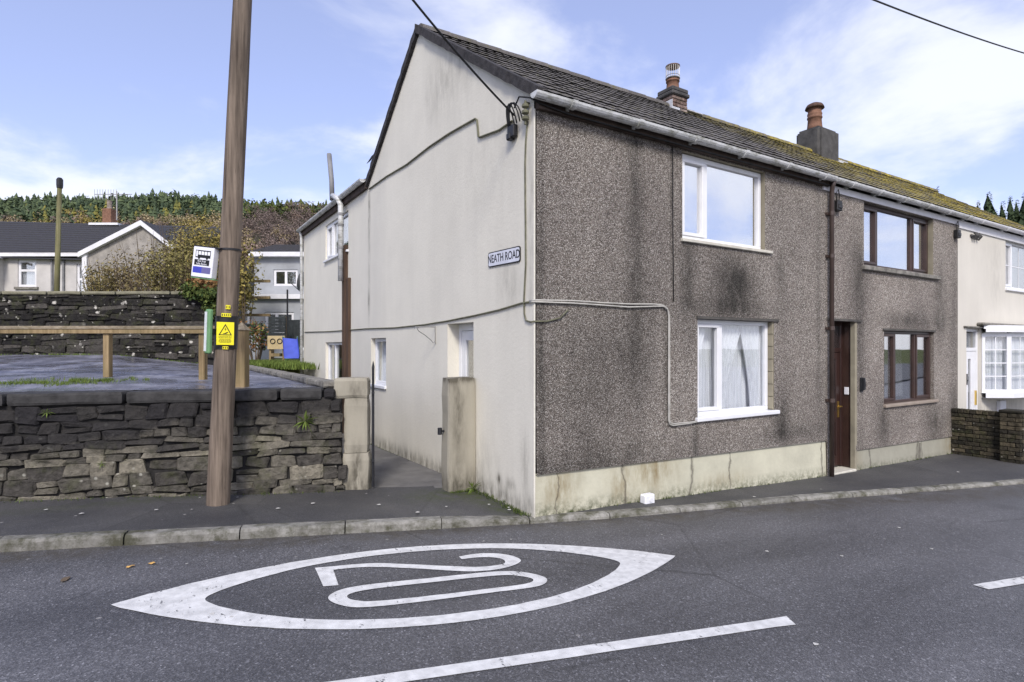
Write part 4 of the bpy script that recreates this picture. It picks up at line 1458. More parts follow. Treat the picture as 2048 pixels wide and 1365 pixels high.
mb.build("door_leaf", "door_brown", fd, bevel=0.006)
mb = MB(FRONT)
mb.box(5.68, 6.08, n0 - 0.04, n0 - 0.028, 0.70, 1.54)
mb.build("pane", "glass", fd)
mb = MB(FRONT)
mb.box(5.56, 6.20, n0 - 0.04, n0 - 0.028, 1.73, 2.09)
mb.build("fanlight", "glass", fd)
mb = MB(FRONT)
mb.box(5.76, 6.0, n0 - 0.012, n0 + 0.004, 0.58, 0.65)
mb.build("letter_plate", "brass", fd, bevel=0.004)
mb = MB(FRONT)
mb.box(6.115, 6.15, n0 - 0.012, n0 + 0.0, 0.60, 0.86)
mb.tube([(6.132, n0, 0.78), (6.132, n0 + 0.05, 0.78), (6.05, n0 + 0.05, 0.78)], 0.011, 8)
mb.build("handle", "brass", fd)
mb = MB(FRONT)
mb.box(6.240, 6.257, -0.17, -0.10, 0.97, 1.09)
mb.build("door_bell", "sign_white", HB, bevel=0.004)
mb = MB(FRONT)
mb.tube([(6.415, 0.01, 1.05), (6.415, 0.05, 1.05), (6.415, 0.055, 1.16), (6.40, 0.05, 1.24), (6.43, 0.05, 1.24), (6.45, 0.05, 1.14), (6.44, 0.05, 1.05)], 0.016, 6)
mb.box(6.385, 6.455, 0.0, 0.02, 1.02, 1.25)
mb.build("house_number_plaque", "black_iron", HB, bevel=0.004)
mb = MB(FRONT)
mb.box(5.3, 10.06, 0.0, 0.022, 4.135, 4.235)
mb.build("fascia_board", "fascia_w", HB)
gutter(HB, 5.42, 10.3, -0.125, 4.300, "upvc_dirty", brk=0.85)
rfB = roof(HB, 5.42, 10.06, "tileB", "slate")
W = window(HB, FRONT, 6.52, 9.0, 3.085, 4.125, -0.085, [7.11, 8.35], "brown_upvc", "glass_bright", 0.05, "brown framed window full of bright sky", sash=(0, 2))
mb = MB(FRONT)
mb.box(9.001, 9.009, -0.13, -0.004, 3.06, 4.125)
mb.build("reveal_block", "reveal", W)
mb = MB(FRONT)
mb.box(6.45, 9.19, -0.13, 0.06, 3.0, 3.075)
mb.build("sill", "sill_grey", W, bevel=0.012)
room(W, FRONT, 6.6, 8.8, 3.0, 4.0, -0.2, 2.5)
W = window(HB, FRONT, 7.175, 9.02, 0.765, 2.02, -0.05, [7.66, 8.40], "brown_upvc", "glass", 0.05, "brown framed window beside the red door", sash=(0, 2))
mb = MB(FRONT)
mb.box(7.15, 9.12, -0.13, 0.05, 0.715, 0.765)
mb.build("sill", "brown_frame_lit", W, bevel=0.008)
mb = MB(FRONT)
mb.box(7.12, 9.07, -0.08, 0.02, 2.025, 2.06)
mb.build("lintel_drip", "lintel", W)
room(W, FRONT, 7.3, 9.0, 0.9, 2.0, -0.2, 2.5)
curtain(W, FRONT, 7.2, 9.0, 0.8, 2.0, -0.5, waves=16)
cable(HB, "downpipe", [(5.44, -0.07, -0.26), (5.44, -0.07, 4.08), (5.42, -0.09, 4.18), (5.41, -0.125, 4.26)], 0.034, "brown_pipe", 10)
mb = MB()
for z in (0.9, 2.0, 3.1, 3.75):
    mb.tube([(5.44, -0.07, z), (5.44, -0.07, z + 0.06)], 0.041, 10)
    mb.box(5.38, 5.50, -0.035, 0.01, z + 0.01, z + 0.05)
mb.build("pipe_bracket", "brown_pipe", HB)
for x, z in ((5.66, 3.85), (9.92, 3.86)):
    m = MB(FRONT)
    m.box(x - 0.07, x + 0.07, 0.0, 0.08, z, z + 0.16)
    m.box(x - 0.05, x + 0.05, 0.0, 0.095, z + 0.03, z + 0.10)
    m.build("terminal_box", "black", HB, bevel=0.01)
    cable(HB, "terminal_cable", [(x - 0.03, -0.04, z + 0.15), (x - 0.05, -0.04, z + 0.27), (x, -0.05, z + 0.33), (x + 0.05, -0.04, z + 0.25), (x + 0.03, -0.04, z + 0.15)], 0.008, "cable_black")
mb = MB()
mb.face([(10.05, 0.05, -0.7), (10.05, 5.4, -0.7), (10.05, 5.4, 4.6), (10.05, 3.01, 6.3), (10.05, 0.05, 4.3)])
mb.build("party_wall", "room", HB)
mb = MB()
mb.face([(5.42, 5.45, -0.5), (10.05, 5.45, -0.5), (10.05, 5.45, 4.66), (5.42, 5.45, 4.66)])
mb.build("rear_wall", "bg_dash", HB)
# rendered chimney
CX, CY, CZ = 10.42, RIDGE_Y, 6.20
mb = MB()
mb.box(CX - 0.44, CX + 0.44, CY - 0.31, CY + 0.31, CZ - 0.6, CZ + 0.80)
chB = mb.build("chimney", "cement", HB, bevel=0.07, seg=3)
mb = MB()
mb.lathe((CX - 0.12, CY, CZ + 0.78), [(0.185, 0), (0.165, 0.12), (0.15, 0.30), (0.168, 0.31), (0.168, 0.345), (0.15, 0.355), (0.165, 0.40), (0.165, 0.43), (0.15, 0.44), (0.15, 0.55), (0.10, 0.56)], 18)
mb.build("chimney_pot", "terracotta", chB, smooth=True)
mb = MB()
mb.lathe((CX - 0.12, CY, CZ + 0.78), [(0.12, 0.545), (0.215, 0.55), (0.205, 0.59), (0.17, 0.645), (0.09, 0.685), (0.0, 0.695)], 18)
mb.build("pot_cowl", "pot_cowl", chB, smooth=True)
mb = MB()
mb.box(CX + 0.30, CX + 0.50, CY - 0.36, CY - 0.325, CZ - 0.12, CZ + 0.05)
mb.build("flashing", "lead", chB)
mb = MB()
mb.box(CX + 0.47, CX + 0.9, CY - 0.25, CY - 0.05, CZ + 0.12, CZ + 0.14)
mb.build("flashing", "lead", chB)

# ------------------------------------------------------------------ HOUSE C: white house with a bow window
HC = thing("terraced_house", (12.5, 0, -0.4), "white rendered terrace house with white door and bow window", "house")
mb = MB(FRONT)
wall_grid(mb, 10.04, 16.5, -0.8, 4.16, [(10.44, 11.16, -0.3, 2.115), (12.45, 14.6, 3.02, 4.10)], 0.20, n=0.004)
mb.build("front_wall", "white_render", HC)
mb = MB()
mb.face([(16.5, 0, -0.8), (16.5, 5.5, -0.8), (16.5, 5.5, 4.6), (16.5, 3.01, 6.36), (16.5, 0, 4.2)])
mb.face([(10.06, 5.45, -0.8), (16.5, 5.45, -0.8), (16.5, 5.45, 4.66), (10.06, 5.45, 4.66)])
mb.build("end_wall", "white_render", HC)
roof(HC, 10.06, 16.6, "tileB", "slate", joined=True)
mb = MB(FRONT)
mb.box(10.05, 16.5, 0.005, 0.03, 4.08, 4.235)
mb.build("fascia_board", "fascia_w", HC)
gutter(HC, 10.3, 16.6, -0.13, 4.295, "fascia_w", brk=1.3)
W = window(HC, FRONT, 12.45, 14.6, 3.03, 4.10, -0.06, [13.0, 14.05], "upvc", "glass", 0.06, "white upper window with thin glazing bars", bars=1, sash=(0, 2))
mb = MB(FRONT)
mb.box(12.42, 14.63, -0.12, 0.05, 2.98, 3.03)
mb.build("sill", "upvc", W, bevel=0.006)
room(W, FRONT, 12.5, 14.5, 3.0, 4.0, -0.25, 2.5)
n0 = -0.055
mb = MB(FRONT)
mb.box(10.44, 10.50, n0 - 0.06, n0, -0.3, 2.115)
mb.box(11.10, 11.16, n0 - 0.06, n0, -0.3, 2.115)
mb.box(10.50, 11.10, n0 - 0.06, n0, 2.06, 2.115)
mb.box(10.50, 11.10, n0 - 0.06, n0, 1.66, 1.73)
wd = mb.build("front_door", "upvc", HC, bevel=0.005)
wd["label"] = "white panelled door with a tall slim pane"
mb = MB(FRONT)
mb.box(10.505, 10.72, n0 - 0.05, n0 - 0.01, -0.28, 1.655)
mb.box(10.86, 11.095, n0 - 0.05, n0 - 0.01, -0.28, 1.655)
mb.box(10.72, 10.86, n0 - 0.05, n0 - 0.01, -0.28, 0.45)
mb.box(10.72, 10.86, n0 - 0.05, n0 - 0.01, 1.50, 1.655)
for u in (10.56, 10.90):
    mb.box(u, u + 0.12, n0 - 0.012, n0 - 0.002, -0.15, 0.35)
mb.build("door_leaf", "upvc", wd, bevel=0.004)
mb = MB(FRONT)
mb.box(10.72, 10.86, n0 - 0.04, n0 - 0.03, 0.45, 1.50)
mb.build("pane", "glass_dim", wd)
mb = MB(FRONT)
mb.box(10.50, 11.10, n0 - 0.04, n0 - 0.03, 1.73, 2.06)
mb.build("fanlight", "glass_dim", wd)
mb = MB(FRONT)
mb.box(10.58, 10.78, n0 - 0.01, n0 + 0.004, 0.31, 0.38)
mb.build("letter_plate", "brass", wd)
mb = MB(FRONT)
mb.box(11.03, 11.06, n0 - 0.01, n0 + 0.02, 0.55, 0.85)
mb.build("handle", "brass", wd)
mb = MB(FRONT)
mb.box(10.62, 10.64, n0 - 0.01, n0 + 0.012, 0.98, 1.20)
mb.box(10.60, 10.66, n0 - 0.01, n0 + 0.010, 1.05, 1.08)
mb.build("door_number", "black_iron", wd)
mb = MB(FRONT)
mb.box(10.44, 11.16, -0.9, -0.22, -0.3, 2.1)
mb.build("hall", "mesh_dark", HC)
mb = MB(FRONT)
mb.box(10.30, 11.30, -0.02, 0.05, 2.13, 2.165)
mb.build("door_drip", "sill_grey", HC, bevel=0.01)
# bow window: faceted, white hood over it
BZ0, BZ1 = 0.80, 2.03
arc = [(11.16, 0.02), (11.62, 0.33), (12.35, 0.47), (13.1, 0.47), (13.85, 0.33), (14.3, 0.02)]
mb = MB(FRONT)
def arcwall(m, off_, z0, z1, grow=0.0):
    top, bot = [], []
    for (u, n) in arc:
        g = 1 + grow
        uu = 12.73 + (u - 12.73) * (1 + grow * 0.35)
        top.append((uu, n + off_, z1)); bot.append((uu, n + off_, z0))
    for i in range(len(arc) - 1):
        m.face([bot[i], bot[i + 1], top[i + 1], top[i]])
    m.face(top + [(arc[-1][0], -0.02, z1), (arc[0][0], -0.02, z1)])
    m.face(bot + [(arc[-1][0], -0.02, z0), (arc[0][0], -0.02, z0)])
arcwall(mb, 0.09, BZ1 + 0.02, BZ1 + 0.09, 0.15)
arcwall(mb, 0.05, BZ1 + 0.09, BZ1 + 0.16, 0.12)
arcwall(mb, 0.07, BZ0 - 0.10, BZ0, 0.05)
bw = mb.build("bow_window", "upvc", HC)
bw["label"] = "white bow window with small panes"
mb = MB(FRONT)
mb.box(10.92, 14.55, 0.0, 0.13, BZ1 + 0.155, BZ1 + 0.215)
mb.build("lead_flashing", "sill_grey", bw, bevel=0.02)
for i in range(len(arc) - 1):
    (ua, na), (ub, nb) = arc[i], arc[i + 1]
    d = Vector((ub - ua, nb - na))
    L = d.length
    d.normalize()
    nx = Vector((-d.y, d.x))
    def TT(u, n, z, ua=ua, na=na, d=d, nx=nx):
        p = Vector((ua, na)) + d * u + nx * n
        return FRONT(p.x, p.y, z)
    m = MB(TT)
    for a, b in ((0.0, 0.06), (L - 0.06, L)):
        m.box(a, b, -0.05, 0.0, BZ0, BZ1)
    m.box(0.06, L - 0.06, -0.05, -0.001, BZ0, BZ0 + 0.07)
    m.box(0.06, L - 0.06, -0.05, -0.001, BZ1 - 0.07, BZ1 + 0.02)
    m.build("bow_frame", "upvc", bw)
    m = MB(TT)
    m.box(0.06, L - 0.06, -0.03, -0.022, BZ0 + 0.07, BZ1 - 0.07)
    m.build("pane", "glass_net", bw)
    m = MB(TT)
    for q in range(1, 4):
        z = BZ0 + 0.07 + (BZ1 - BZ0 - 0.14) * q / 4
        m.box(0.06, L - 0.06, -0.02, -0.012, z - 0.01, z + 0.01)
    m.box(L / 2 - 0.01, L / 2 + 0.01, -0.0195, -0.0125, BZ0 + 0.07, BZ1 - 0.07)
    m.build("glazing_bar", "upvc", bw)
    m = MB(TT)
    for k in range(24):
        a, b = L * k / 24, L * (k + 1) / 24
        m.face([(a, -0.12 + 0.02 * (k % 2), BZ0), (b, -0.12 + 0.02 * ((k + 1) % 2), BZ0), (b, -0.12 + 0.02 * ((k + 1) % 2), BZ1), (a, -0.12 + 0.02 * (k % 2), BZ1)])
    m.build("net", "curtain", bw)
mb = MB(FRONT)
mb.box(11.95, 12.25, 0.0, 0.08, 0.22, 0.60)
mb.build("meter_box", "sign_white", HC, bevel=0.01)
mb = MB(FRONT)
for x in (10.68, 10.78, 10.90):
    mb.tube([(x, 0.05, 4.05), (x, 0.10, 3.98), (x, 0.05, 3.92), (x, 0.0, 3.96)], 0.02, 6)
mb.box(10.6, 11.0, 0.0, 0.04, 3.97, 4.01)
mb.build("cable_bracket", "cement", HC)

# boundary brick wall of house C, pier and screen blocks
BW = thing("boundary_wall", (9.8, -0.5, -0.33), "dark mossy low brick wall and pier in front of the white house", "wall")
def brick_run(parent, ox, oy, ang, L, z0, ncourse, mesh, wid=0.1, first=0):
    mM = Matrix.Translation((ox, oy, 0)) @ Matrix.Rotation(ang, 4, 'Z')
    for c in range(ncourse):
        z = z0 + 0.0375 + c * 0.075
        k = -0.1125 * ((c + first) % 2)
        while k < L - 0.03:
            a, b = max(k, 0), min(k + 0.215, L)
            if b - a > 0.04:
                piece("brick", mesh, mM @ Matrix.Translation(((a + b) / 2, rnd.uniform(-0.006, 0.006), z)) @ Matrix.Diagonal(((b - a) / 0.215, wid / 0.1, 1, 1)) @ Matrix.Rotation(R(rnd.uniform(-1, 1)), 4, 'X'), parent)
            k += 0.225
mb = MB()
mb.box(9.80, 9.87, -0.80, 0.0, -0.6, 0.48)
mb.box(9.70, 9.98, -1.06, -0.80, -0.6, 0.55)
mb.build("wall_core", "mortar", BW)
brick_run(BW, 9.80, 0.0, -pi / 2, 0.78, -0.42, 12, BRKD, 0.08)
brick_run(BW, 9.70, -0.78, -pi / 2, 0.30, -0.42, 13, BRKD, 0.08, 1)
brick_run(BW, 9.70, -1.06, 0, 0.30, -0.42, 13, BRKD, 0.08)
for k in range(8):
    m = MB()
    m.box(9.745, 9.90, -0.005 - k * 0.098 - 0.09, -0.005 - k * 0.098, 0.485, 0.56)
    m.build("capping_brick", "brick_dark", BW, bevel=0.008)
m = MB()
m.box(9.66, 10.02, -1.10, -0.76, 0.56, 0.61)
m.build("pier_cap", "brick_dark", BW, bevel=0.012)
for i in range(8):
    for j in range(2):
        x0, z0 = 10.02 + i * 0.30, -0.22 + j * 0.30
        m = MB()
        y0, y1 = -1.02, -0.93
        w = 0.03
        m.box(x0, x0 + 0.29, y0, y1, z0, z0 + w); m.box(x0, x0 + 0.29, y0, y1, z0 + 0.26, z0 + 0.29)
        m.box(x0, x0 + w, y0, y1, z0 + w, z0 + 0.26); m.box(x0 + 0.26, x0 + 0.29, y0, y1, z0 + w, z0 + 0.26)
        m.tube([(x0 + 0.145 + 0.10 * cos(2 * pi * k / 12), (y0 + y1) / 2, z0 + 0.145 + 0.10 * sin(2 * pi * k / 12)) for k in range(13)], 0.02, 5, cap=False)
        m.build("screen_block", "sill_grey", BW)
mb = MB()
mb.box(10.0, 12.5, -1.05, -0.9, -0.6, -0.225)
mb.build("wall_base", "brick_dark", BW)
mb = MB()
mb.box(10.0, 12.5, -1.06, -0.89, 0.375, 0.43)
mb.build("screen_coping", "sill_grey", BW, bevel=0.01)

# ------------------------------------------------------------------ passage, piers and gate
PS = structure(bpy.data.objects.new("passage_floor", None))
PS.location = (-0.7, 3, 0.03)
col.objects.link(PS)
yy = 1.50
k = 0
while yy < 10.6:
    L = 0.62 if k else 0.42
    m = MB()
    z = 0.035 - 0.008 * (yy - 1.4)
    a, b = yy, yy + L - 0.012
    sk = 0.30 if k == 0 else 0.0
    v0 = [(-1.30, a + 0.26, z), (-0.012, a - 0.12, z), (-0.012, b, z), (-1.30, b + 0.0 + 0.26 * 0, z)] if k == 0 else [(-1.44, a, z), (-0.012, a, z), (-0.012, b, z), (-1.44, b, z)]
    lo = [m.pt((p[0], p[1], p[2] - 0.06)) for p in v0]
    hi = [m.pt(p) for p in v0]
    m.f += [hi, lo[::-1]] + [[lo[i], lo[(i + 1) % 4], hi[(i + 1) % 4], hi[i]] for i in range(4)]
    m.mi += [0] * 6
    m.build("floor_slab", "slab", PS, bevel=0.004)
    yy += L
    k += 1

# right pier against the gable
RP = thing("gate_pier", (-0.2, 1.35, 0.02), "stained rendered gate pier built against the cream gable", "pier")
def rough_box(x0, x1, y0, y1, z0, z1, M=None, amp=0.012, seg=6):
    m = MB()
    bm = bmesh.new()
    bmesh.ops.create_cube(bm, size=1)
    bmesh.ops.subdivide_edges(bm, edges=bm.edges[:], cuts=seg, use_grid_fill=True)
    for v in bm.verts:
        p = Vector((x0 + (v.co.x + 0.5) * (x1 - x0), y0 + (v.co.y + 0.5) * (y1 - y0), z0 + (v.co.z + 0.5) * (z1 - z0)))
        p += Vector([amp * mnoise.noise(p * 3.7 + Vector((9 * i, 0, 0))) for i in range(3)])
        edge = sum(abs(abs(c) - 0.5) < 1e-4 for c in v.co)
        if edge >= 2:
            p -= Vector((v.co.x * (x1 - x0), v.co.y * (y1 - y0), 0)).normalized() * 0.008 * edge
        v.co = M @ p if M else p
    me = bpy.data.meshes.new("rough")
    bm.to_mesh(me)
    m.v = [tuple(v.co) for v in me.vertices]
    m.f = [list(f.vertices) for f in me.polygons]
    m.mi = [0] * len(m.f)
    bm.free()
    bpy.data.meshes.remove(me)
    return m
rough_box(-0.375, 0.0, 1.23, 1.45, -0.1, 1.375).build("pier_shaft", "pier", RP, smooth=False)
mb = MB()
mb.tube([(-0.36, 1.36, 0.74), (-0.41, 1.36, 0.74)], 0.012, 6)
mb.tube([(-0.43, 1.36, 0.70), (-0.43, 1.36, 0.78)], 0.028, 8)
mb.build("gate_latch", "black_iron", RP)

# left pier
LM = Matrix.Translation((-1.455, 1.855, 0)) @ Matrix.Rotation(R(-24), 4, 'Z')
LP = thing("gate_pier", (-1.32, 1.85, 0.03), "blocky weathered gate pier at the end of the rubble wall", "pier")
rough_box(0.015, 0.30, 0, 0.30, 0.50, 1.14, LM, 0.010).build("pier_block", "pier", LP)
rough_box(0.00, 0.315, -0.012, 0.30, -0.1, 0.495, LM, 0.012).build("pier_block", "pier", LP)
rough_box(-0.10, 0.30, -0.004, 0.30, 1.145, 1.375, LM, 0.012).build("pier_block", "pier", LP)

# iron gate folded back into the passage, seen edge-on
GT = thing("iron_gate", (-1.13, 1.80, 0.06), "black iron gate standing open edge-on beside the left pier", "gate")
g0, gd = Vector((-1.118, 1.74, 0)), Vector((0.318, 0.948, 0)).normalized()
def gp(s, z, w=0.0):
    q = g0 + gd * s + Vector((gd.y, -gd.x, 0)) * w
    return (q.x, q.y, z)
mb = MB()
for s in (0.0, 0.9):
    mb.tube([gp(s, 0.09), gp(s, 1.50)], 0.016, 6)
for z in (0.16, 0.75, 1.34):
    mb.tube([gp(0, z), gp(0.9, z)], 0.013, 6)
mb.build("gate_frame", "black_iron", GT)
for k in range(8):
    m = MB()
    s = 0.1 + k * 0.1
    m.tube([gp(s, 0.10), gp(s, 1.46), gp(s, 1.49), gp(s, 1.56)], [0.009, 0.009, 0.018, 0.002], 6)
    m.build("gate_bar", "black_iron", GT)
mb = MB()
mb.tube([gp(-0.03, 0.4), gp(0.02, 0.4)], 0.02, 6)
mb.tube([gp(-0.03, 1.2), gp(0.02, 1.2)], 0.02, 6)
mb.build("gate_hinge", "black_iron", GT)

# ------------------------------------------------------------------ rubble wall with single stones
WA = R(-17.85)
WO = Vector((-5.9, y_wall(-5.9), 0))
WL = (Vector((-1.47, y_wall(-1.47), 0)) - WO).length
WM = Matrix.Translation(WO) @ Matrix.Rotation(WA, 4, 'Z')
stone_meshes = {}
def stones_for(key):
    if key in stone_meshes:
        return stone_meshes[key]
    L = []
    for k in range(14):
        bm = bmesh.new()
        bmesh.ops.create_cube(bm, size=1)
        for v in bm.verts:
            v.co += Vector((rnd.uniform(-0.12, 0.12), rnd.uniform(-0.08, 0.08), rnd.uniform(-0.17, 0.17)))
        bmesh.ops.bevel(bm, geom=bm.edges[:], offset=0.10, segments=1, affect='EDGES', clamp_overlap=True)
        for v in bm.verts:
            v.co += Vector((rnd.uniform(-0.02, 0.02), rnd.uniform(-0.04, 0.04), rnd.uniform(-0.03, 0.03)))
        me = bpy.data.meshes.new("stone")
        bm.to_mesh(me)
        bm.free()
        me.materials.append(MT[key])
        L.append(me)
    stone_meshes[key] = L
    return L
def rubble(parent, M, L, z0f, z1, hmin, hmax, wmin, wmax, key, depth=0.16, proud=0.05):
    ms = stones_for(key)
    n = 0
    z = z0f
    while z < z1 - 0.03:
        h = min(rnd.uniform(hmin, hmax), z1 - z)
        if z1 - z - h < 0.04:
            h = z1 - z
        s = rnd.uniform(-0.15, 0.0)
        while s < L:
            w = rnd.uniform(wmin, wmax) * (1.0 if h < 0.13 else 0.85)
            if s + w > L:
                w = max(0.10, L - s)
            hh = h * rnd.uniform(0.86, 1.1)
            if rnd.random() < 0.16 and h > hmin * 1.3:
                parts = [(z + h * 0.26, hh * 0.47), (z + h * 0.76, hh * 0.44)]
            else:
                parts = [(z + h / 2, hh)]
            for zc, hv in parts:
                Q = M @ Matrix.Translation((s + w / 2, -proud + depth / 2 + rnd.uniform(-0.018, 0.012), zc + 0.05 * mnoise.noise(Vector((s * 0.9, z * 1.5, 0))))) @ Matrix.Rotation(R(rnd.uniform(-5.5, 5.5)), 4, 'Y') @ Matrix.Rotation(R(rnd.uniform(-4, 4)), 4, 'Z') @ Matrix.Diagonal((w * 0.985, depth, hv * 0.99, 1))
                piece("stone", ms[rnd.randrange(len(ms))], Q, parent)
                n += 1
            s += w
        z += h
    return n
RW = thing("rubble_wall", tuple(WM @ Vector((WL / 2, 0, 0.1))), "sooty rubble stone retaining wall with coping along the pavement", "wall")
mb = MB(lambda a, b, c: tuple(WM @ Vector((a, b, c))))
mb.box(-2, WL, 0.012, 0.34, -0.2, 1.14)
mb.build("wall_core", "mortar", RW)
nS = rubble(RW, WM, WL, 0.02, 1.135, 0.065, 0.15, 0.12, 0.42, "stone", 0.18, 0.03)
# copings
cs = [(-2.7, 0.65), (0.65, 1.38), (1.38, 2.45), (2.45, 3.98), (3.98, WL + 0.02 - 0.22)]
for i, (a, b) in enumerate(cs):
    m = rough_box(a + 0.006, b - 0.006, -0.055, 0.32, 1.145, 1.265 - 0.004 * (i % 2), WM, 0.006, 4)
    m.build("coping_stone", "coping", RW)
m = rough_box(WL - 0.195, WL - 0.07, -0.05, 0.3, 1.15, 1.25, WM, 0.012, 4)
m.build("coping_stone", "stone", RW)

# yard behind it
mb = MB()
def yard_z(x, y):
    d = (x - CAM[0]) * 0.531 + (y - CAM[1]) * 0.847
    left = min(1, max(0, (-1.6 - x) / 2.5))
    return 1.255 + 0.043 * max(0, d - 6.2) * left + 0.008 * mnoise.noise(Vector((x, y, 0)))
ny, nx = 30, 40
ids = []
for j in range(ny + 1):
    r = []
    for i in range(nx + 1):
        t = i / nx
        x = -14 + 12.42 * t
        yb = y_wall(x) + 0.27
        ye = 15.5
        y = yb + (ye - yb) * (j / ny) ** 1.4
        r.append(mb.pt((x, y, yard_z(x, y))))
    ids.append(r)
for j in range(ny):
    for i in range(nx):
        mb.f.append([ids[j][i], ids[j][i + 1], ids[j + 1][i + 1], ids[j + 1][i]])
        mb.mi.append(0)
structure(mb.build("yard", "yard", smooth=True))
EW = thing("passage_edging", (-1.5, 5, 0), "grey concrete edging wall between the raised yard and the passage", "wall")
mb = MB()
mb.box(-1.57, -1.45, 2.05, 12.5, -0.1, 1.26)
mb.build("edging_wall", "stone", EW)
yy = 2.03
while yy < 12.4:
    m = rough_box(-1.62, -1.43, yy, yy + 0.88, 1.262, 1.335, None, 0.006, 3)
    m.build("edging_coping", "sill_grey", EW)
    yy += 0.89

# rear stone wall of the yard
RO = Vector((-11.0, 15.87, 0))
RDIR = Vector((-2.0, 10.23, 0)) - RO
RM = Matrix.Translation(RO) @ Matrix.Rotation(math.atan2(RDIR.y, RDIR.x), 4, 'Z')
RL = RDIR.length
RR = thing("rear_stone_wall", tuple(RM @ Vector((RL / 2, 0, 1.55))), "dark stone wall with white lichen spots behind the raised yard", "wall")
mb = MB(lambda a, b, c: tuple(RM @ Vector((a, b, c))))
mb.box(0, RL, 0.02, 0.35, 1.2, 2.98)
mb.build("wall_core", "mortar", RR)
nR = rubble(RR, RM, RL, 1.5, 2.98, 0.10, 0.17, 0.28, 0.75, "stone_dark", 0.2, 0.03)
k = 0.0
while k < RL:
    L = rnd.uniform(0.8, 1.3)
    m = rough_box(k, min(RL, k + L) - 0.01, -0.07, 0.4, 2.985, 3.055, RM, 0.01, 2)
    m.build("coping_stone", "coping_pale", RR)
    k += L
print("stones", nS, nR)

# ------------------------------------------------------------------ knee-rail fence
FN = thing("knee_rail_fence", (-4.0, 4.95, 1.35), "low timber rail fence on posts across the raised yard", "fence")
fd0 = Vector((-3.86, 4.90, 0))
fdir = Vector((1.125, -0.704, 0)).normalized()
def fence_post(p, z0, z1, w, name="post", cap=False):
    m = MB(lambda a, b, c: tuple(p + fdir * a + Vector((-fdir.y, fdir.x, 0)) * b + Vector((0, 0, c))))
    m.box(-w / 2, w / 2, -w / 2, w / 2, z0, z1)
    return m
for s in (-2.66, 0.0, 1.33):
    p = fd0 + fdir * s
    fence_post(p, yard_z(p.x, p.y) - 0.1, 1.985, 0.085).build("post", "timber", FN, bevel=0.006)
m = MB(lambda a, b, c: tuple(fd0 + fdir * a + Vector((-fdir.y, fdir.x, 0)) * b + Vector((0, 0, c))))
m.box(-4.5, 1.62, -0.085, 0.075, 1.99, 2.035)
m.build("rail_cap", "timber_rail", FN, bevel=0.006)
m = MB(lambda a, b, c: tuple(fd0 + fdir * a + Vector((-fdir.y, fdir.x, 0)) * b + Vector((0, 0, c))))
m.box(-4.5, 1.60, -0.075, -0.056, 1.93, 1.987)
m.build("rail_board", "timber", FN, bevel=0.004)
EP = thing("timber_post", (-2.40, 2.74, 1.25), "squat timber post with pointed cap behind the telegraph pole", "post")
p = Vector((-2.415, 2.72, 0))
fence_post(p, 1.15, 1.95, 0.13).build("post_shaft", "timber", EP, bevel=0.008)
m = MB()
q = [(-0.08, -0.08), (0.08, -0.08), (0.08, 0.08), (-0.08, 0.08)]
cb = [m.pt(tuple(p + fdir * a + Vector((-fdir.y, fdir.x, 0)) * b + Vector((0, 0, 1.945)))) for a, b in q]
ap = m.pt((p.x, p.y, 2.045))
m.f += [cb[::-1]] + [[cb[i], cb[(i + 1) % 4], ap] for i in range(4)]
m.mi += [0] * 5
m.build("post_cap", "timber_rail", EP)

# ------------------------------------------------------------------ telegraph pole with its signs
PB, PT_ = Vector((-2.755, 1.79, 0.03)), Vector((-2.405, 1.535, 8.6))
def pole_at(z): return PB + (PT_ - PB) * ((z - PB.z) / (PT_.z - PB.z))
def pole_r(z): return 0.113 - 0.0042 * z
TP = thing("telegraph_pole", tuple(PB), "tall brown wooden telegraph pole leaning slightly on the pavement", "pole")
mb = MB()
nz, na = 40, 24
rings = []
for j in range(nz + 1):
    z = PB.z - 0.1 + (PT_.z + 0.1 - PB.z) * j / nz
    c = pole_at(z)
    rings.append([mb.pt((c.x + (pole_r(z) + 0.004 * mnoise.noise(Vector((cos(2 * pi * k / na) * 2, sin(2 * pi * k / na) * 2, z * 0.6)))) * cos(2 * pi * k / na), c.y + (pole_r(z) + 0.004 * mnoise.noise(Vector((cos(2 * pi * k / na) * 2, sin(2 * pi * k / na) * 2, z * 0.6)))) * sin(2 * pi * k / na), z)) for k in range(na)])
for j in range(nz):
    for k in range(na):
        mb.f.append([rings[j][k], rings[j][(k + 1) % na], rings[j + 1][(k + 1) % na], rings[j + 1][k]])
        mb.mi.append(0)
mb.f.append(rings[-1]); mb.mi.append(0)
mb.build("pole_shaft", "pole", TP, smooth=True)
def band(z0, z1, extra, name, mat, parent, a0=0, a1=2 * pi, tilt=0.0):
    m = MB()
    n = 24
    A, B = [], []
    for k in range(n + 1):
        t = a0 + (a1 - a0) * k / n
        dz = tilt * cos(t)
        for L, z in ((A, z0), (B, z1)):
            c = pole_at(z)
            L.append(m.pt((c.x + (pole_r(z) + extra) * cos(t), c.y + (pole_r(z) + extra) * sin(t), z + dz)))
    for k in range(n):
        m.f.append([A[k], A[k + 1], B[k + 1], B[k]])
        m.mi.append(0)
    return m.build(name, mat, parent)
band(2.735, 2.755, 0.007, "strap", "black", TP, tilt=0.0)
band(2.045, 2.06, 0.010, "strap", "black", TP)
band(1.72, 2.045, 0.006, "sleeve", "black", TP, R(175), R(345))
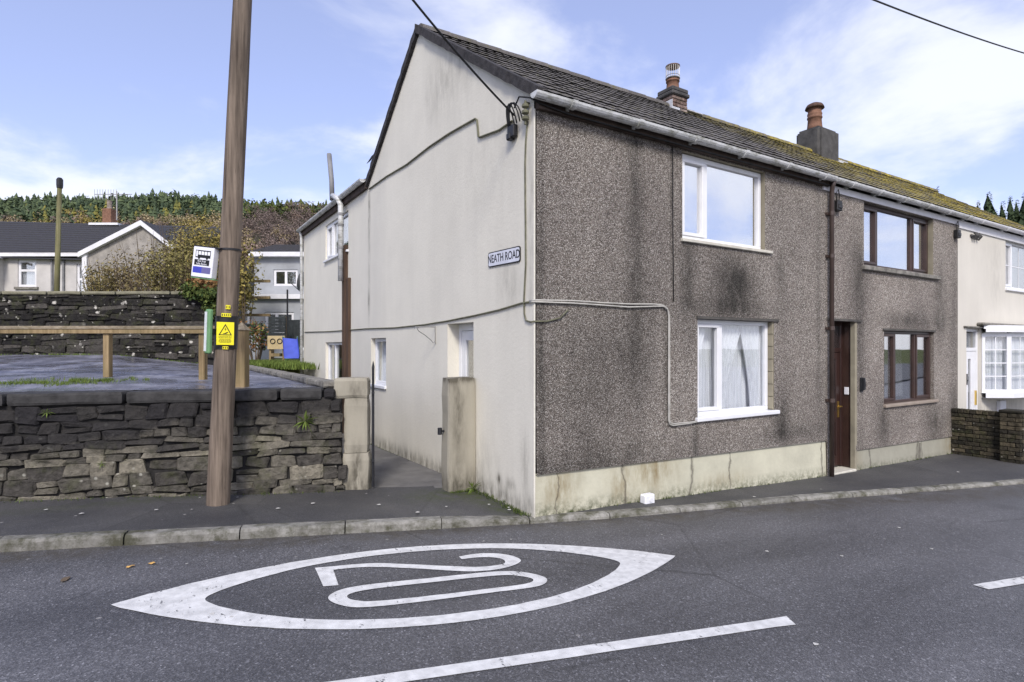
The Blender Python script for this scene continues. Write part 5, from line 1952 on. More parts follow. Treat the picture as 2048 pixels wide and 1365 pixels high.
# pole tags and the yellow danger plate face the camera side of the road
RT = Vector((0.985, -0.17, 0)).normalized()
NM = Vector((-RT.y * -1, 0, 0))
OUT = Vector((RT.y, -RT.x, 0))
def plate_T(org, right, out, roll=0.0):
    up = Vector((0, 0, 1))
    r2 = right * cos(roll) + up * sin(roll)
    u2 = up * cos(roll) - right * sin(roll)
    return lambda a, b, c: tuple(org + r2 * a + out * b + u2 * c), r2, u2
c = pole_at(1.88)
DS = thing("danger_sign", tuple(c + OUT * 0.13), "small yellow danger of electricity plate with black triangle on the pole", "sign")
T, r2, u2 = plate_T(c + OUT * 0.130 + RT * 0.0, RT, OUT, R(-1))
m = MB(T)
m.box(-0.080, 0.080, -0.004, 0.0, -0.116, 0.116)
m.build("plate", "yellow", DS)
m = MB(T)
tri = [(-0.062, -0.018), (0.062, -0.018), (0.0, 0.098)]
tin = [(-0.048, -0.010), (0.048, -0.010), (0.0, 0.080)]
for i in range(3):
    j = (i + 1) % 3
    m.face([(tri[i][0], 0.0015, tri[i][1]), (tri[j][0], 0.0015, tri[j][1]), (tin[j][0], 0.0015, tin[j][1]), (tin[i][0], 0.0015, tin[i][1])])
m.build("warning_triangle", "sign_black", DS)
m = MB(T)
m.poly([(0.004, 0.066), (-0.008, 0.040), (0.002, 0.042), (-0.004, 0.022), (0.010, 0.046), (0.001, 0.045)], lambda a, b: (a, 0.0015, b))
m.poly([(-0.022, 0.000), (-0.004, 0.004), (0.016, 0.016), (0.024, 0.014), (0.026, 0.006), (0.008, 0.002), (0.016, -0.004), (-0.020, -0.005)], lambda a, b: (a, 0.0015, b))
m.build("pictogram", "sign_black", DS)
for k, (w, z) in enumerate(((0.060, -0.034), (0.060, -0.046), (0.052, -0.060), (0.058, -0.071), (0.060, -0.082), (0.05, -0.093))):
    m = MB(T)
    x = -w
    while x < w:
        l = rnd.uniform(0.008, 0.02)
        m.face([(x, 0.0013, z), (min(w, x + l), 0.0013, z), (min(w, x + l), 0.0013, z + 0.0045), (x, 0.0013, z + 0.0045)])
        x += l + 0.004
    stuff(m.build("small_print", "sign_black", DS))
for i, (a, z, w, h) in enumerate(((0.012, 2.15, 0.042, 0.042), (0.0, 2.068, 0.088, 0.036), (0.006, 1.735, 0.052, 0.03))):
    c = pole_at(z)
    T2, _, _ = plate_T(c + OUT * (pole_r(z) + 0.014), RT, OUT, R(-2))
    m = MB(T2)
    m.box(a - w / 2, a + w / 2, -0.005, 0.0, -h / 2, h / 2)
    o = m.build("pole_tag", "yellow", TP)
    m = MB(T2)
    nch = max(1, int(w / 0.016))
    for k in range(nch):
        x = a - w / 2 + w * (k + 0.5) / nch
        m.box(x - 0.004, x + 0.004, 0.0005, 0.0015, -h * 0.3, h * 0.3)
    stuff(m.build("tag_digits", "sign_black", o))

# bus stop flag: a shallow box, tilted, strapped to the left of the pole
BS = thing("bus_stop_sign", (-2.86, 1.80, 2.45), "tilted white bus stop flag strapped to the telegraph pole", "sign")
BR = Vector((cos(R(-50)), sin(R(-50)), 0))
BO = Vector((BR.y, -BR.x, 0))
T, r2, u2 = plate_T(Vector((-2.895, 1.79, 2.612)), BR, BO, R(-8))
m = MB(T)
m.box(-0.135, 0.135, -0.07, 0.0, -0.155, 0.155)
m.build("flag_box", "sign_white", BS, bevel=0.005)
m = MB(T)
m.box(-0.14, 0.20, -0.06, -0.01, 0.157, 0.168)
m.build("top_bracket", "black", BS)
m = MB(T)
m.box(-0.138, 0.17, -0.06, -0.01, -0.168, -0.157)
m.build("bottom_bracket", "green_case", BS)
m = MB(T)
m.box(-0.098, 0.098, 0.0, 0.002, 0.045, 0.122)
bus = m.build("bus_pictogram", "sign_black", BS)
m = MB(T)
for k in range(4):
    m.box(-0.060 + k * 0.040, -0.028 + k * 0.040, 0.002, 0.003, 0.075, 0.110)
m.box(-0.090, -0.068, 0.002, 0.003, 0.055, 0.114)
stuff(m.build("bus_windows", "sign_white", bus))
m = MB(T)
for x in (-0.05, 0.055):
    m.tube([T_ for T_ in ((x, 0.0005, 0.044), (x, 0.003, 0.044))], 0.014, 10)
m.build("bus_wheels", "sign_black", bus)
m = MB(T)
m.box(-0.105, 0.09, 0.0, 0.002, -0.032, 0.026)
strip = m.build("name_strip", "sign_black", BS)
def on_plate(a, c, n=0.0022):
    M = Matrix((r2.to_4d(), u2.to_4d(), BO.to_4d(), (0, 0, 0, 1))).transposed()
    for i in range(3):
        M[3][i] = 0
    M.translation = Vector(T(a, n, c))
    return M
text_mesh("Bus Stop", 0.030, on_plate(-0.008, 0.011), "lettering", "sign_white", strip, 0.0004)
text_mesh("Safle Bysiau", 0.030, on_plate(-0.008, -0.018), "lettering", "sign_white", strip, 0.0004)
m = MB(T)
m.box(-0.115, -0.0, 0.0, 0.002, -0.112, -0.048)
m.build("blue_panel", "sign_blue", BS)
m = MB(T)
m.box(0.0, 0.115, 0.0, 0.002, -0.112, -0.048)
m.build("mauve_panel", "sign_purple", BS)

# green timetable case
TC = thing("timetable_case", (-2.84, 1.66, 1.66), "narrow green timetable case on the side of the pole", "case")
CR = Vector((cos(R(-62)), sin(R(-62)), 0))
CO = Vector((CR.y, -CR.x, 0))
T, r2, u2 = plate_T(Vector((-2.865, 1.665, 1.90)), CR, CO, R(-3))
m = MB(T)
m.box(-0.04, 0.04, -0.045, 0.0, -0.225, 0.225)
m.build("case_back", "green_case", TC, bevel=0.012)
m = MB(T)
m.box(-0.036, 0.004, 0.001, 0.004, -0.20, 0.20)
m.build("timetable", "case_white", TC)
m = MB(T)
m.box(-0.02, 0.045, -0.07, -0.046, -0.03, 0.03)
m.build("case_bracket", "black", TC)

# ------------------------------------------------------------------ things fixed to the gable
NP_ = thing("street_nameplate", (-0.02, 0.59, 2.66), "white street nameplate reading NEATH ROAD on the cream gable", "sign")
m = MB(GABLE)
tl = 0.02
def npl(u, z): return z + (u + 0.59) * -0.024
def plate(m, u0, u1, z0, z1, n0, n1, r=0.03):
    pts = []
    for (cu, cz, t0) in ((u1 - r, z1 - r, 0), (u0 + r, z1 - r, 90), (u0 + r, z0 + r, 180), (u1 - r, z0 + r, 270)):
        for k in range(5):
            t = R(t0 + 22.5 * k)
            pts.append((cu + r * cos(t), cz + r * sin(t)))
    a = [m.pt((p[0], n1, npl(*p))) for p in pts]
    b = [m.pt((p[0], n0, npl(*p))) for p in pts]
    m.f.append(a); m.f.append(b[::-1]); m.mi += [0, 0]
    for i in range(len(pts)):
        j = (i + 1) % len(pts)
        m.f.append([a[i], b[i], b[j], a[j]]); m.mi.append(0)
plate(m, -0.932, -0.246, 2.66, 2.832, 0.002, 0.012)
m.build("plate_border", "sign_black", NP_)
m = MB(GABLE)
plate(m, -0.920, -0.258, 2.672, 2.820, 0.011, 0.0145, 0.024)
m.build("plate_face", "sign_plate", NP_)
Mt = Matrix(((0, 0, -1, -0.0155), (-1, 0.024, 0, 0.589), (0.0, 1, 0, 2.746), (0, 0, 0, 1)))
Mt[2][0] = -0.024
text_mesh("NEATH ROAD", 0.128, Mt, "lettering", "sign_black", NP_, 0.0006, 0.0012, 0.84)

HK = thing("hanging_basket_bracket", (-0.05, 2.5, 1.8), "thin scrolled iron hanging basket bracket on the gable", "bracket")
mb = MB()
yb = 2.42
mb.tube([(-0.008, yb, 1.79), (-0.008, yb, 2.03)], 0.007, 5)
mb.build("back_bar", "steel", HK)
mb = MB()
mb.tube([(-0.01, yb, 2.02), (-0.30, yb, 2.02), (-0.315, yb, 1.99)], 0.006, 5)
mb.build("arm", "steel", HK)
mb = MB()
mb.tube([(-0.01, yb, 1.82), (-0.04, yb, 1.80), (-0.06, yb, 1.83), (-0.15, yb, 1.90), (-0.25, yb, 1.96), (-0.28, yb, 2.0), (-0.25, yb, 2.01)], 0.006, 5)
mb.build("scroll", "steel", HK)

VB = thing("vent_box", (1.57, -0.05, -0.09), "small white plastic box at the foot of the plinth", "box")
mb = MB(FRONT)
mb.box(1.485, 1.645, 0.004, 0.10, -0.12, 0.03)
mb.build("box_body", "sign_white", VB, bevel=0.014)
mb = MB(FRONT)
mb.tube([(1.575, 0.099, -0.035), (1.575, 0.108, -0.035)], 0.026, 12)
mb.build("knob", "upvc", VB)

# overhead wires
def sagline(a, b, sag_, n=20):
    a, b = Vector(a), Vector(b)
    return [tuple(a.lerp(b, k / n) - Vector((0, 0, sag_ * 4 * (k / n) * (1 - k / n)))) for k in range(n + 1)]
mb = MB()
mb.tube(sagline((-0.05, 0.30, 4.22), (-4.1, -1.13, 6.55), 0.25, 30), 0.011, 6)
tag(mb.build("overhead_wire", "cable_black"), "black service wire dropping from the sky to the gable corner", "wire")
mb = MB()
mb.tube(sagline((3.07, -0.856, 6.28), (16.3, -0.2, 8.80), 0.12, 30), 0.012, 6)
tag(mb.build("overhead_wire", "cable_black"), "thin dark wire crossing the sky above the roofs at top right", "wire")

# television aerial over the rear wing
TA = thing("tv_aerial", (0.9, 6.4, 5.2), "small dark television aerial above the rear wing roof", "aerial")
mb = MB()
mb.tube([(0.42, 6.2, 5.05), (0.42, 6.2, 5.56)], 0.012, 6)
mb.build("mast", "grey_plastic", TA)
mb = MB()
mb.tube([(0.30, 5.85, 5.50), (0.50, 6.85, 5.62)], 0.009, 5)
mb.build("boom", "black", TA)
for k in range(9):
    m = MB()
    t = k / 8
    c = Vector((0.30, 5.85, 5.50)).lerp(Vector((0.50, 6.85, 5.62)), t)
    h = 0.05 if k > 1 else 0.09
    m.tube([(c.x - 0.05, c.y, c.z - h), (c.x + 0.05, c.y, c.z + h)], 0.005, 4)
    m.build("element", "black", TA)

# ------------------------------------------------------------------ far houses
FW = Vector((cos(YAW), sin(YAW), 0))
RG = Vector((sin(YAW), -cos(YAW), 0))
C0 = Vector((CAM[0], CAM[1], 0))
def far_T(depth, lat0):
    """local frame of a far building: u to the right, n towards the road, z up"""
    o = C0 + FW * depth + RG * lat0
    return lambda u, n, z: tuple(o + RG * u - FW * n + Vector((0, 0, z)))
# terraced cottage with slate roof, left
T = far_T(30, -22.3)
H1 = thing("cottage", T(-5, 0, 1.2), "pale cottage with long dark slate roof behind the rear stone wall", "house")
mb = MB(T)
wall_grid(mb, -12, 0.6, 1.0, 6.70, [(-3.6, -2.62, 4.90, 6.32), (-0.52, 0.05, 4.2, 6.10)], 0.12)
mb.face([(-12, 0, 1), (-12, -6, 1), (-12, -6, 6.7), (-12, -3, 9.2), (-12, 0, 6.7)])
mb.face([(-12, -6, 1), (4, -6, 1), (4, -6, 6.6), (-12, -6, 6.7)])
mb.build("wall", "bg_white", H1)
mb = MB(T)
def slate_slope(m, u0, u1, n0, z0, n1, z1, rows_, drop0=0.0):
    for k in range(rows_):
        a, b = k / rows_, (k + 1) / rows_
        na, nb = n0 + (n1 - n0) * a, n0 + (n1 - n0) * b
        za, zb = z0 + (z1 - z0) * a, z0 + (z1 - z0) * b
        m.face([(u0, na, za + 0.035), (u1, na, za + 0.035 + drop0), (u1, nb, zb + drop0), (u0, nb, zb)])
        m.face([(u0, na, za), (u1, na, za + drop0), (u1, na, za + 0.035 + drop0), (u0, na, za + 0.035)])
slate_slope(mb, -12.2, 5.5, 0.3, 6.58, -3.6, 9.25, 16, -0.45)
mb.face([(-12.2, -3.6, 9.25), (5.5, -3.6, 8.8), (5.5, -6.3, 6.6), (-12.2, -6.3, 6.6)])
mb.build("roof", "slate", H1)
mb = MB(T)
mb.box(-12.1, 0.5, 0.02, 0.32, 6.46, 6.60)
mb.build("fascia_board", "bg_trim", H1)
for (a, b, c, d, ps) in ((-3.6, -2.62, 4.90, 6.32, []), (-0.52, 0.05, 4.2, 6.10, [])):
    W = window(H1, T, a, b, c, d, -0.05, ps, "bg_trim", "glass_dim", 0.13)
    m = MB(T)
    m.box(a + 0.13, b - 0.13, -0.09, -0.055, (c + d) / 2 + 0.10, (c + d) / 2 + 0.22)
    m.build("transom", "bg_trim", W)
    m = MB(T)
    m.face([(a + 0.1, -0.2, c), (b - 0.1, -0.2, c), (b - 0.1, -0.2, (c + d) / 2 + 0.1), (a + 0.1, -0.2, (c + d) / 2 + 0.1)])
    m.build("blind", "curtain", W)
mb = MB(T)
mb.box(-3.72, -2.5, 0, 0.1, 4.78, 4.9)
mb.build("sill", "sill_grey", H1)
for u in (-1.75, -1.15):
    m = MB(T)
    m.tube([(u, 0.08, 1.2), (u, 0.08, 6.5)], 0.05, 6)
    m.build("downpipe", "grey_plastic", H1)
mb = MB(T)
mb.box(-8, -4.3, 0.0, 1.2, 1.0, 6.35)
bay = mb.build("porch", "bg_white", H1)
mb = MB(T)
mb.face([(-8.1, 1.35, 7.6), (-4.1, 1.35, 6.35), (-4.1, -0.6, 6.35), (-8.1, -0.6, 7.6)])
mb.face([(-8.1, 1.35, 7.45), (-4.1, 1.35, 6.2), (-4.1, 1.35, 6.35), (-8.1, 1.35, 7.6)])
mb.build("porch_roof", "bg_trim", H1)
mb = MB(T)
mb.box(-1.6, -1.1, -3.95, -3.4, 8.6, 9.85)
ch = mb.build("chimney", "terracotta", H1)
mb = MB(T)
mb.lathe((-1.35, -3.65, 9.85), [(0.16, 0), (0.13, 0.1), (0.13, 0.42), (0.15, 0.5)], 10)
mb.build("chimney_pot", "brick", ch)
mb = MB(T)
mb.box(-2.3, -0.6, -4.0, -3.25, 8.85, 8.98)
mb.build("flashing", "bg_trim", ch)
mb = MB(T)
mb.tube([(-0.9, -3.6, 9.2), (-0.9, -3.6, 10.9)], 0.035, 6)
mb.tube([(-2.2, -3.6, 10.72), (-0.0, -3.6, 10.72)], 0.022, 5)
for k in range(9):
    u = -2.2 + k * 0.16
    mb.tube([(u, -3.6, 10.40 - 0.0), (u, -3.6, 11.0)], 0.014, 4)
mb.build("roof_aerial", "steel", H1)

# gable-fronted house
T = far_T(27.5, -20.45)
H2 = thing("gabled_house", T(2.6, 0, 1.2), "pebbledashed house with white bargeboards half hidden by autumn shrubs", "house")
AP = (2.74, 7.70)
mb = MB(T)
mb.face([(0, 0, 1), (4.9, 0, 1), (4.9, 0, 6.0), AP[:1] + (0,) + AP[1:], (0, 0, 6.32)])
mb.face([(0, 0, 1), (0, 0, 6.32), (0, -8, 6.32), (0, -8, 1)])
mb.face([(4.9, 0, 1), (4.9, -8, 1), (4.9, -8, 6.0), (4.9, 0, 6.0)])
mb.build("wall", "bg_dash", H2)
mb = MB(T)
mb.face([(-0.25, 0.2, 6.30), (AP[0], 0.2, AP[1] + 0.12), (AP[0], -8.2, AP[1] + 0.12), (-0.25, -8.2, 6.30)])
mb.face([(5.15, 0.2, 5.95), (5.15, -8.2, 5.95), (AP[0], -8.2, AP[1] + 0.12), (AP[0], 0.2, AP[1] + 0.12)])
mb.build("roof", "slate", H2)
for (a, b, c, d) in ((-0.25, 6.28, AP[0], AP[1] + 0.10), (AP[0], AP[1] + 0.10, 5.15, 5.93)):
    m = MB(T)
    m.face([(a, 0.22, b - 0.24), (c, 0.22, d - 0.24), (c, 0.22, d), (a, 0.22, b)])
    m.face([(a, 0.20, b), (c, 0.20, d), (c, 0.02, d), (a, 0.02, b)])
    m.face([(a, 0.22, b - 0.24), (a, 0.02, b - 0.24), (c, 0.02, d - 0.24), (c, 0.22, d - 0.24)])
    m.build("bargeboard", "bg_trim", H2)
mb = MB(T)
mb.box(-0.12, 0.10, 0.0, 0.12, 1.2, 6.25)
mb.build("corner_trim", "bg_trim", H2)

# grey house with two cornices, middle distance
T = far_T(29, -13.1)
H3 = thing("grey_house", T(1.5, 0, 1.2), "grey rendered house with white cornices behind the rear wing", "house")
mb = MB(T)
wall_grid(mb, 0.05, 6.0, 3.6, 6.36, [(1.02, 2.24, 4.85, 5.68)], 0.12)
mb.face([(0.05, 0, 1), (0.05, 0, 6.36), (0.05, -6, 6.36), (0.05, -6, 1)])
wall_grid(mb, 0.05, 6.0, 1.0, 4.1, [(1.1, 2.5, 2.4, 3.45)], 0.12, n=1.2)
mb.face([(0.05, 0, 1), (0.05, 1.2, 1), (0.05, 1.2, 4.1), (0.05, 0, 4.1)])
mb.build("wall", "bg_grey", H3)
mb = MB(T)
slate_slope(mb, -0.25, 6.3, 0.3, 6.5, -3.4, 7.55, 10)
mb.face([(-0.25, -3.4, 7.55), (6.3, -3.4, 7.55), (6.3, -7, 6.5), (-0.25, -7, 6.5)])
mb.build("roof", "slate", H3)
mb = MB(T)
mb.box(-0.10, 6.1, 0.0, 0.35, 6.30, 6.52)
mb.build("cornice", "bg_trim", H3)
mb = MB(T)
mb.box(-0.15, 6.1, 0.0, 1.42, 4.08, 4.30)
mb.build("flat_roof", "bg_trim", H3)
W = window(H3, T, 1.02, 2.24, 4.85, 5.68, -0.05, [1.63], "bg_trim", "glass_dim", 0.11)
W = window(H3, T, 1.1, 2.5, 2.4, 3.45, 1.15, [1.65], "bg_trim", "glass_dim", 0.12)
mb = MB(T)
mb.tube([(0.35, 1.3, 1.2), (0.35, 1.3, 4.0)], 0.06, 6)
mb.build("downpipe", "bg_trim", H3)
# small sheds and decks left of it
T4 = far_T(24, -11.35)
SH = thing("garden_shed", T4(0, 0, 1.2), "weathered timber shed showing beside the telegraph pole", "shed")
mb = MB(T4)
mb.box(-0.6, 0.75, -1.5, 0, 1.1, 2.55)
mb.build("shed_wall", "bg_grey", SH)
mb = MB(T4)
mb.face([(-0.75, 0.15, 2.85), (0.9, 0.15, 2.5), (0.9, -1.6, 2.5), (-0.75, -1.6, 2.85)])
mb.face([(-0.75, 0.15, 2.75), (0.9, 0.15, 2.40), (0.9, 0.15, 2.5), (-0.75, 0.15, 2.85)])
mb.build("shed_roof", "slate", SH)
for z in (3.15, 3.95, 4.7):
    m = MB(T4)
    m.box(-0.9, 0.30, -2.2, -2.1, z, z + 0.12)
    m.build("trellis_rail", "timber", SH)

# thin mossy pole in the far gardens
P2 = C0 + FW * 20
a = P2 + RG * (-15.95); b = P2 + RG * (-15.80)
TP2 = thing("mossy_pole", (a.x, a.y, 1.2), "thin mossy green wooden pole standing before the slate cottage", "pole")
mb = MB()
mb.tube([(a.x, a.y, 1.2), (a.x * 0.6 + b.x * 0.4, a.y * 0.6 + b.y * 0.4, 4.2), (b.x, b.y, 7.52)], [0.10, 0.085, 0.07], 10)
mb.build("pole_shaft", "mossy_wood", TP2, smooth=True)
mb = MB()
mb.lathe((b.x, b.y, 7.3), [(0.09, 0), (0.10, 0.1), (0.10, 0.3), (0.06, 0.36)], 8)
mb.build("pole_head", "black", TP2)

# garden things in the gap beside the rear wing
def gpt(px, depth, z):
    p = C0 + FW * depth + RG * ((px - 1024) / 1145 * depth)
    return Vector((p.x, p.y, z))
SLD = thing("toy_slide", tuple(gpt(585, 17, 1.25)), "bright blue plastic toy slide in the far garden", "slide")
o_ = gpt(590, 17, 0)
Ts = lambda u, n, z: tuple(o_ + RG * u - FW * n + Vector((0, 0, z)))
mb = MB(Ts)
mb.face([(-0.36, 0.0, 2.02), (0.05, 0.0, 1.98), (0.30, 0.5, 1.42), (-0.12, 0.5, 1.42)])
mb.face([(-0.36, -0.04, 2.02), (-0.12, 0.46, 1.42), (0.30, 0.46, 1.42), (0.05, -0.04, 1.98)])
mb.face([(-0.36, 0.0, 2.02), (-0.12, 0.5, 1.42), (-0.14, 0.5, 1.52), (-0.38, 0.0, 2.12)])
mb.face([(0.05, 0.0, 1.98), (0.30, 0.5, 1.42), (0.32, 0.5, 1.52), (0.07, 0.0, 2.08)])
mb.build("chute", "blue_plastic", SLD)
mb = MB(Ts)
for u in (-0.36, 0.06):
    mb.tube([(u, -0.02, 2.05), (u - 0.02, -0.35, 1.2)], 0.03, 6)
mb.build("ladder_rail", "green_case", SLD)
mb = MB(Ts)
for z in (1.4, 1.65, 1.9):
    mb.tube([(-0.37, -0.02 - (2.05 - z) * 0.38, z), (0.06, -0.02 - (2.05 - z) * 0.38, z)], 0.025, 6)
mb.build("ladder_rung", "green_case", SLD)
MK = thing("play_kitchen", tuple(gpt(550, 18, 1.25)), "tan wooden play kitchen board with two dark rings", "toy")
o2 = gpt(552, 18, 0)
Tm = lambda u, n, z: tuple(o2 + RG * u - FW * n + Vector((0, 0, z)))
mb = MB(Tm)
mb.box(-0.27, 0.27, -0.05, 0.0, 1.68, 2.10)
mb.build("back_board", "tan_board", MK)
mb = MB(Tm)
mb.box(-0.24, -0.18, -0.3, -0.05, 1.2, 1.68); mb.box(0.18, 0.24, -0.3, -0.05, 1.2, 1.68)
mb.box(-0.15, 0.15, -0.2, 0.1, 1.45, 1.55)
mb.build("legs", "timber", MK)
for u in (-0.1, 0.12):
    m = MB(Tm)
    m.tube([(u + 0.075 * cos(2 * pi * k / 12), 0.01, 1.93 + 0.075 * sin(2 * pi * k / 12)) for k in range(13)], 0.014, 5, cap=False)
    m.build("hob_ring", "black", MK)
PN = thing("trampoline_net", tuple(gpt(588, 20, 1.25)), "dark netted play enclosure behind the blue slide", "trampoline")
o3 = gpt(592, 20, 0)
Tn = lambda u, n, z: tuple(o3 + RG * u - FW * n + Vector((0, 0, z)))
mb = MB(Tn)
for k in range(10):
    t0, t1 = pi * k / 10, pi * (k + 1) / 10
    mb.face([(-0.28 + 0.9 - 0.9 * cos(t0), 0.5 * sin(t0), 1.75), (-0.28 + 0.9 - 0.9 * cos(t1), 0.5 * sin(t1), 1.75), (-0.28 + 0.9 - 0.9 * cos(t1), 0.5 * sin(t1), 2.68), (-0.28 + 0.9 - 0.9 * cos(t0), 0.5 * sin(t0), 2.68)])
mb.build("net", "mesh_dark", PN)
for u in (-0.28, 0.6):
    m = MB(Tn)
    m.tube([(u, 0.05, 1.2), (u, 0.05, 3.75 if u < 0 else 2.8)], 0.03, 6)
    m.build("upright", "black", PN)
mb = MB(Tn)
mb.lathe((0, 0, 0), [(0.0, 0), (0.0, 0.001)], 3) if False else mb.box(-0.1, 0.9, 0.2, 0.9, 1.62, 1.72)
mb.build("mat", "sign_white", PN, bevel=0.02)
SC = thing("garden_screen", tuple(gpt(556, 19, 1.25)), "dark green slatted garden screen before the grey house", "screen")
o4 = gpt(556, 19, 0)
Tg = lambda u, n, z: tuple(o4 + RG * u - FW * n + Vector((0, 0, z)))
for k in range(7):
    m = MB(Tg)
    m.box(-0.30, 0.26, -0.02 * (k % 2), 0.02, 2.02 + k * 0.105, 2.02 + k * 0.105 + 0.095)
    m.build("slat", "mesh_dark", SC)
m = MB(Tg)
m.box(-0.30, -0.25, -0.06, -0.025, 1.2, 2.75)
m.box(0.21, 0.26, -0.06, -0.025, 1.2, 2.75)
m.build("upright", "timber", SC)
PD = tag(MB(), "x", "y") if False else None
mb = MB(Ts)
mb.box(-0.55, 0.5, 1.6, 2.3, 1.2, 1.30)
o = mb.build("paddling_tray", "purple_plastic", None, bevel=0.03)
tag(o, "flat maroon plastic tray lying on the grass by the rear wing", "tray")
# satellite dish on the back corner of the wing
SD = thing("satellite_dish", (-0.2, 10.75, 3.5), "grey satellite dish at the back corner of the rear wing", "dish")
mb = MB()
dc = Vector((0.05, 11.0, 3.5))
ax = Vector((-0.8, 0.55, 0.2)).normalized()
e1 = ax.orthogonal().normalized(); e2 = ax.cross(e1)
rg = []
for j in range(5):
    r = 0.25 * j / 4
    rg.append([mb.pt(tuple(dc + (e1 * cos(2 * pi * k / 16) + e2 * sin(2 * pi * k / 16)) * r + ax * (r * r * 0.8))) for k in range(16)])
for j in range(4):
    for k in range(16):
        mb.f.append([rg[j][k], rg[j][(k + 1) % 16], rg[j + 1][(k + 1) % 16], rg[j + 1][k]]); mb.mi.append(0)
mb.build("reflector", "grey_plastic", SD, smooth=True)
mb = MB()
mb.tube([tuple(dc), (0.05, 10.8, 3.4), (0.1, 10.66, 3.35)], 0.02, 6)
mb.tube([tuple(dc + ax * 0.05 - Vector((0, 0, 0.3))), tuple(dc + ax * 0.32 - Vector((0, 0, 0.12)))], 0.012, 5)
mb.build("dish_arm", "black", SD)

# ------------------------------------------------------------------ hill and woods
def hill_z(depth, lat):
    """rises from the gardens to a wooded ridge; lower towards the right"""
    ang = lat / max(depth, 1)
    crest = lerp_tab([(-2.0, 80), (-1.2, 96), (-0.9, 101), (-0.62, 103), (-0.45, 99), (-0.3, 95), (-0.1, 88), (0.1, 60), (0.3, 42), (0.6, 34), (0.95, 30), (1.6, 30)], ang)
    t = min(1, max(0, (depth - 62) / 320))
    z = 1.2 + crest * (t ** 1.55) * 0.925
    if depth > 400:
        z -= (depth - 400) * 0.05
    return z + 2.2 * mnoise.noise(Vector((depth * 0.02, lat * 0.02, 0))) * min(1, t * 4)
mb = MB()
ds = [58 + 14 * k for k in range(26)] + [450, 520, 640]
as_ = [-2.0 + 0.1 * k for k in range(37)]
ids = []
for d in ds:
    r = []
    for a in as_:
        p = C0 + FW * d + RG * (a * d)
        r.append(mb.pt((p.x, p.y, hill_z(d, a * d) if d > 58 else 0.9)))
    ids.append(r)
for j in range(len(ds) - 1):
    for i in range(len(as_) - 1):
        mb.f.append([ids[j][i], ids[j][i + 1], ids[j + 1][i + 1], ids[j + 1][i]]); mb.mi.append(0)
structure(mb.build("hill", "hill", smooth=True))

def conifer(mb, p, h, r, mi, tiers=5, seg=7):
    z0 = p.z + h * 0.06
    for t in range(tiers):
        f0, f1 = t / tiers, (t + 1.55) / tiers
        rr = r * (1 - f0) ** 0.85 * rnd.uniform(0.85, 1.12) + 0.12
        zb, zt = z0 + h * 0.92 * f0, min(p.z + h, z0 + h * 0.92 * f1)
        a0 = rnd.uniform(0, 6.28)
        top = mb.pt((p.x + rnd.uniform(-0.06, 0.06) * r, p.y + rnd.uniform(-0.06, 0.06) * r, zt))
        ring = []
        for k in range(seg):
            a = a0 + 2 * pi * k / seg
            q = rr * rnd.uniform(0.62, 1.18)
            ring.append(mb.pt((p.x + q * cos(a), p.y + q * sin(a), zb - rnd.uniform(0.0, 0.05) * h)))
        for k in range(seg):
            mb.f.append([ring[k], ring[(k + 1) % seg], top]); mb.mi.append(mi)

def clump(mb, c, rx, rz, n, size, mi, up=0.3):
    """leaf-sized faces spread through an uneven crown"""
    lobes = [(Vector((rnd.uniform(-0.55, 0.55) * rx, rnd.uniform(-0.55, 0.55) * rx, rnd.uniform(-0.45, 0.6) * rz)), rnd.uniform(0.38, 0.62)) for _ in range(5)] + [(Vector((0, 0, 0)), 0.72)]
    for _ in range(n):
        lc, lr = lobes[rnd.randrange(6)]
        d = Vector((rnd.gauss(0, 1), rnd.gauss(0, 1), rnd.gauss(0, 1))).normalized()
        q = lr * rnd.uniform(0.55, 1.05)
        p = c + lc + Vector((d.x * rx * q, d.y * rx * q, d.z * rz * q))
        s = size * rnd.uniform(0.5, 1.3)
        a = (d + Vector((rnd.uniform(-0.8, 0.8), rnd.uniform(-0.8, 0.8), rnd.uniform(-0.5, 0.9)))).normalized()
        e1 = a.orthogonal().normalized()
        e1.rotate(Matrix.Rotation(rnd.uniform(0, 6.28), 3, a))
        e2 = a.cross(e1)
        i = [mb.pt(tuple(p + e1 * s * k1 + e2 * s * k2)) for k1, k2 in ((-1, -0.35), (0.1, -0.6), (1, 0.2), (-0.1, 0.65))]
        mb.f.append(i); mb.mi.append(mi)

# conifer plantation over the upper hill
cf = MB()
lo_, hi_ = -1.55, -0.22
d = 255.0
while d < 396:
    step = 4.0
    lat = lo_ * d
    while lat < hi_ * d:
        a = lat / d
        dd = d + rnd.uniform(-2.4, 2.4)
        ll = lat + rnd.uniform(-2.2, 2.2)
        px = 1024 + 1145 * a
        edge = lerp_tab([(-800, 318), (0, 322), (120, 305), (220, 326), (330, 312), (440, 330), (500, 356), (560, 362), (680, 366)], px)
        if dd > edge + 14 * mnoise.noise(Vector((ll * 0.03, dd * 0.03, 5))):
            p = C0 + FW * dd + RG * ll
            p.z = hill_z(dd, ll) - 0.5
            f = mnoise.noise(Vector((ll * 0.02, dd * 0.022, 1.7)))
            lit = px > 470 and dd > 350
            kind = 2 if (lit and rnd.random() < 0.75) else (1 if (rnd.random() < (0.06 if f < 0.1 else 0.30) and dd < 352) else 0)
            h = rnd.uniform(8.0, 12.5) * (1.12 if rnd.random() < 0.08 else 1.0)
            if rnd.random() < 0.42 and kind != 1:
                p2 = p + Vector((0, 0, h * 0.42))
                clump(cf, p2, h * 0.34, h * 0.42, 46, h * 0.085, kind)
            else:
                conifer(cf, p, h * rnd.uniform(0.65, 1.1), h * rnd.uniform(0.24, 0.38), kind, 6, 8)
        lat += step
    d += step
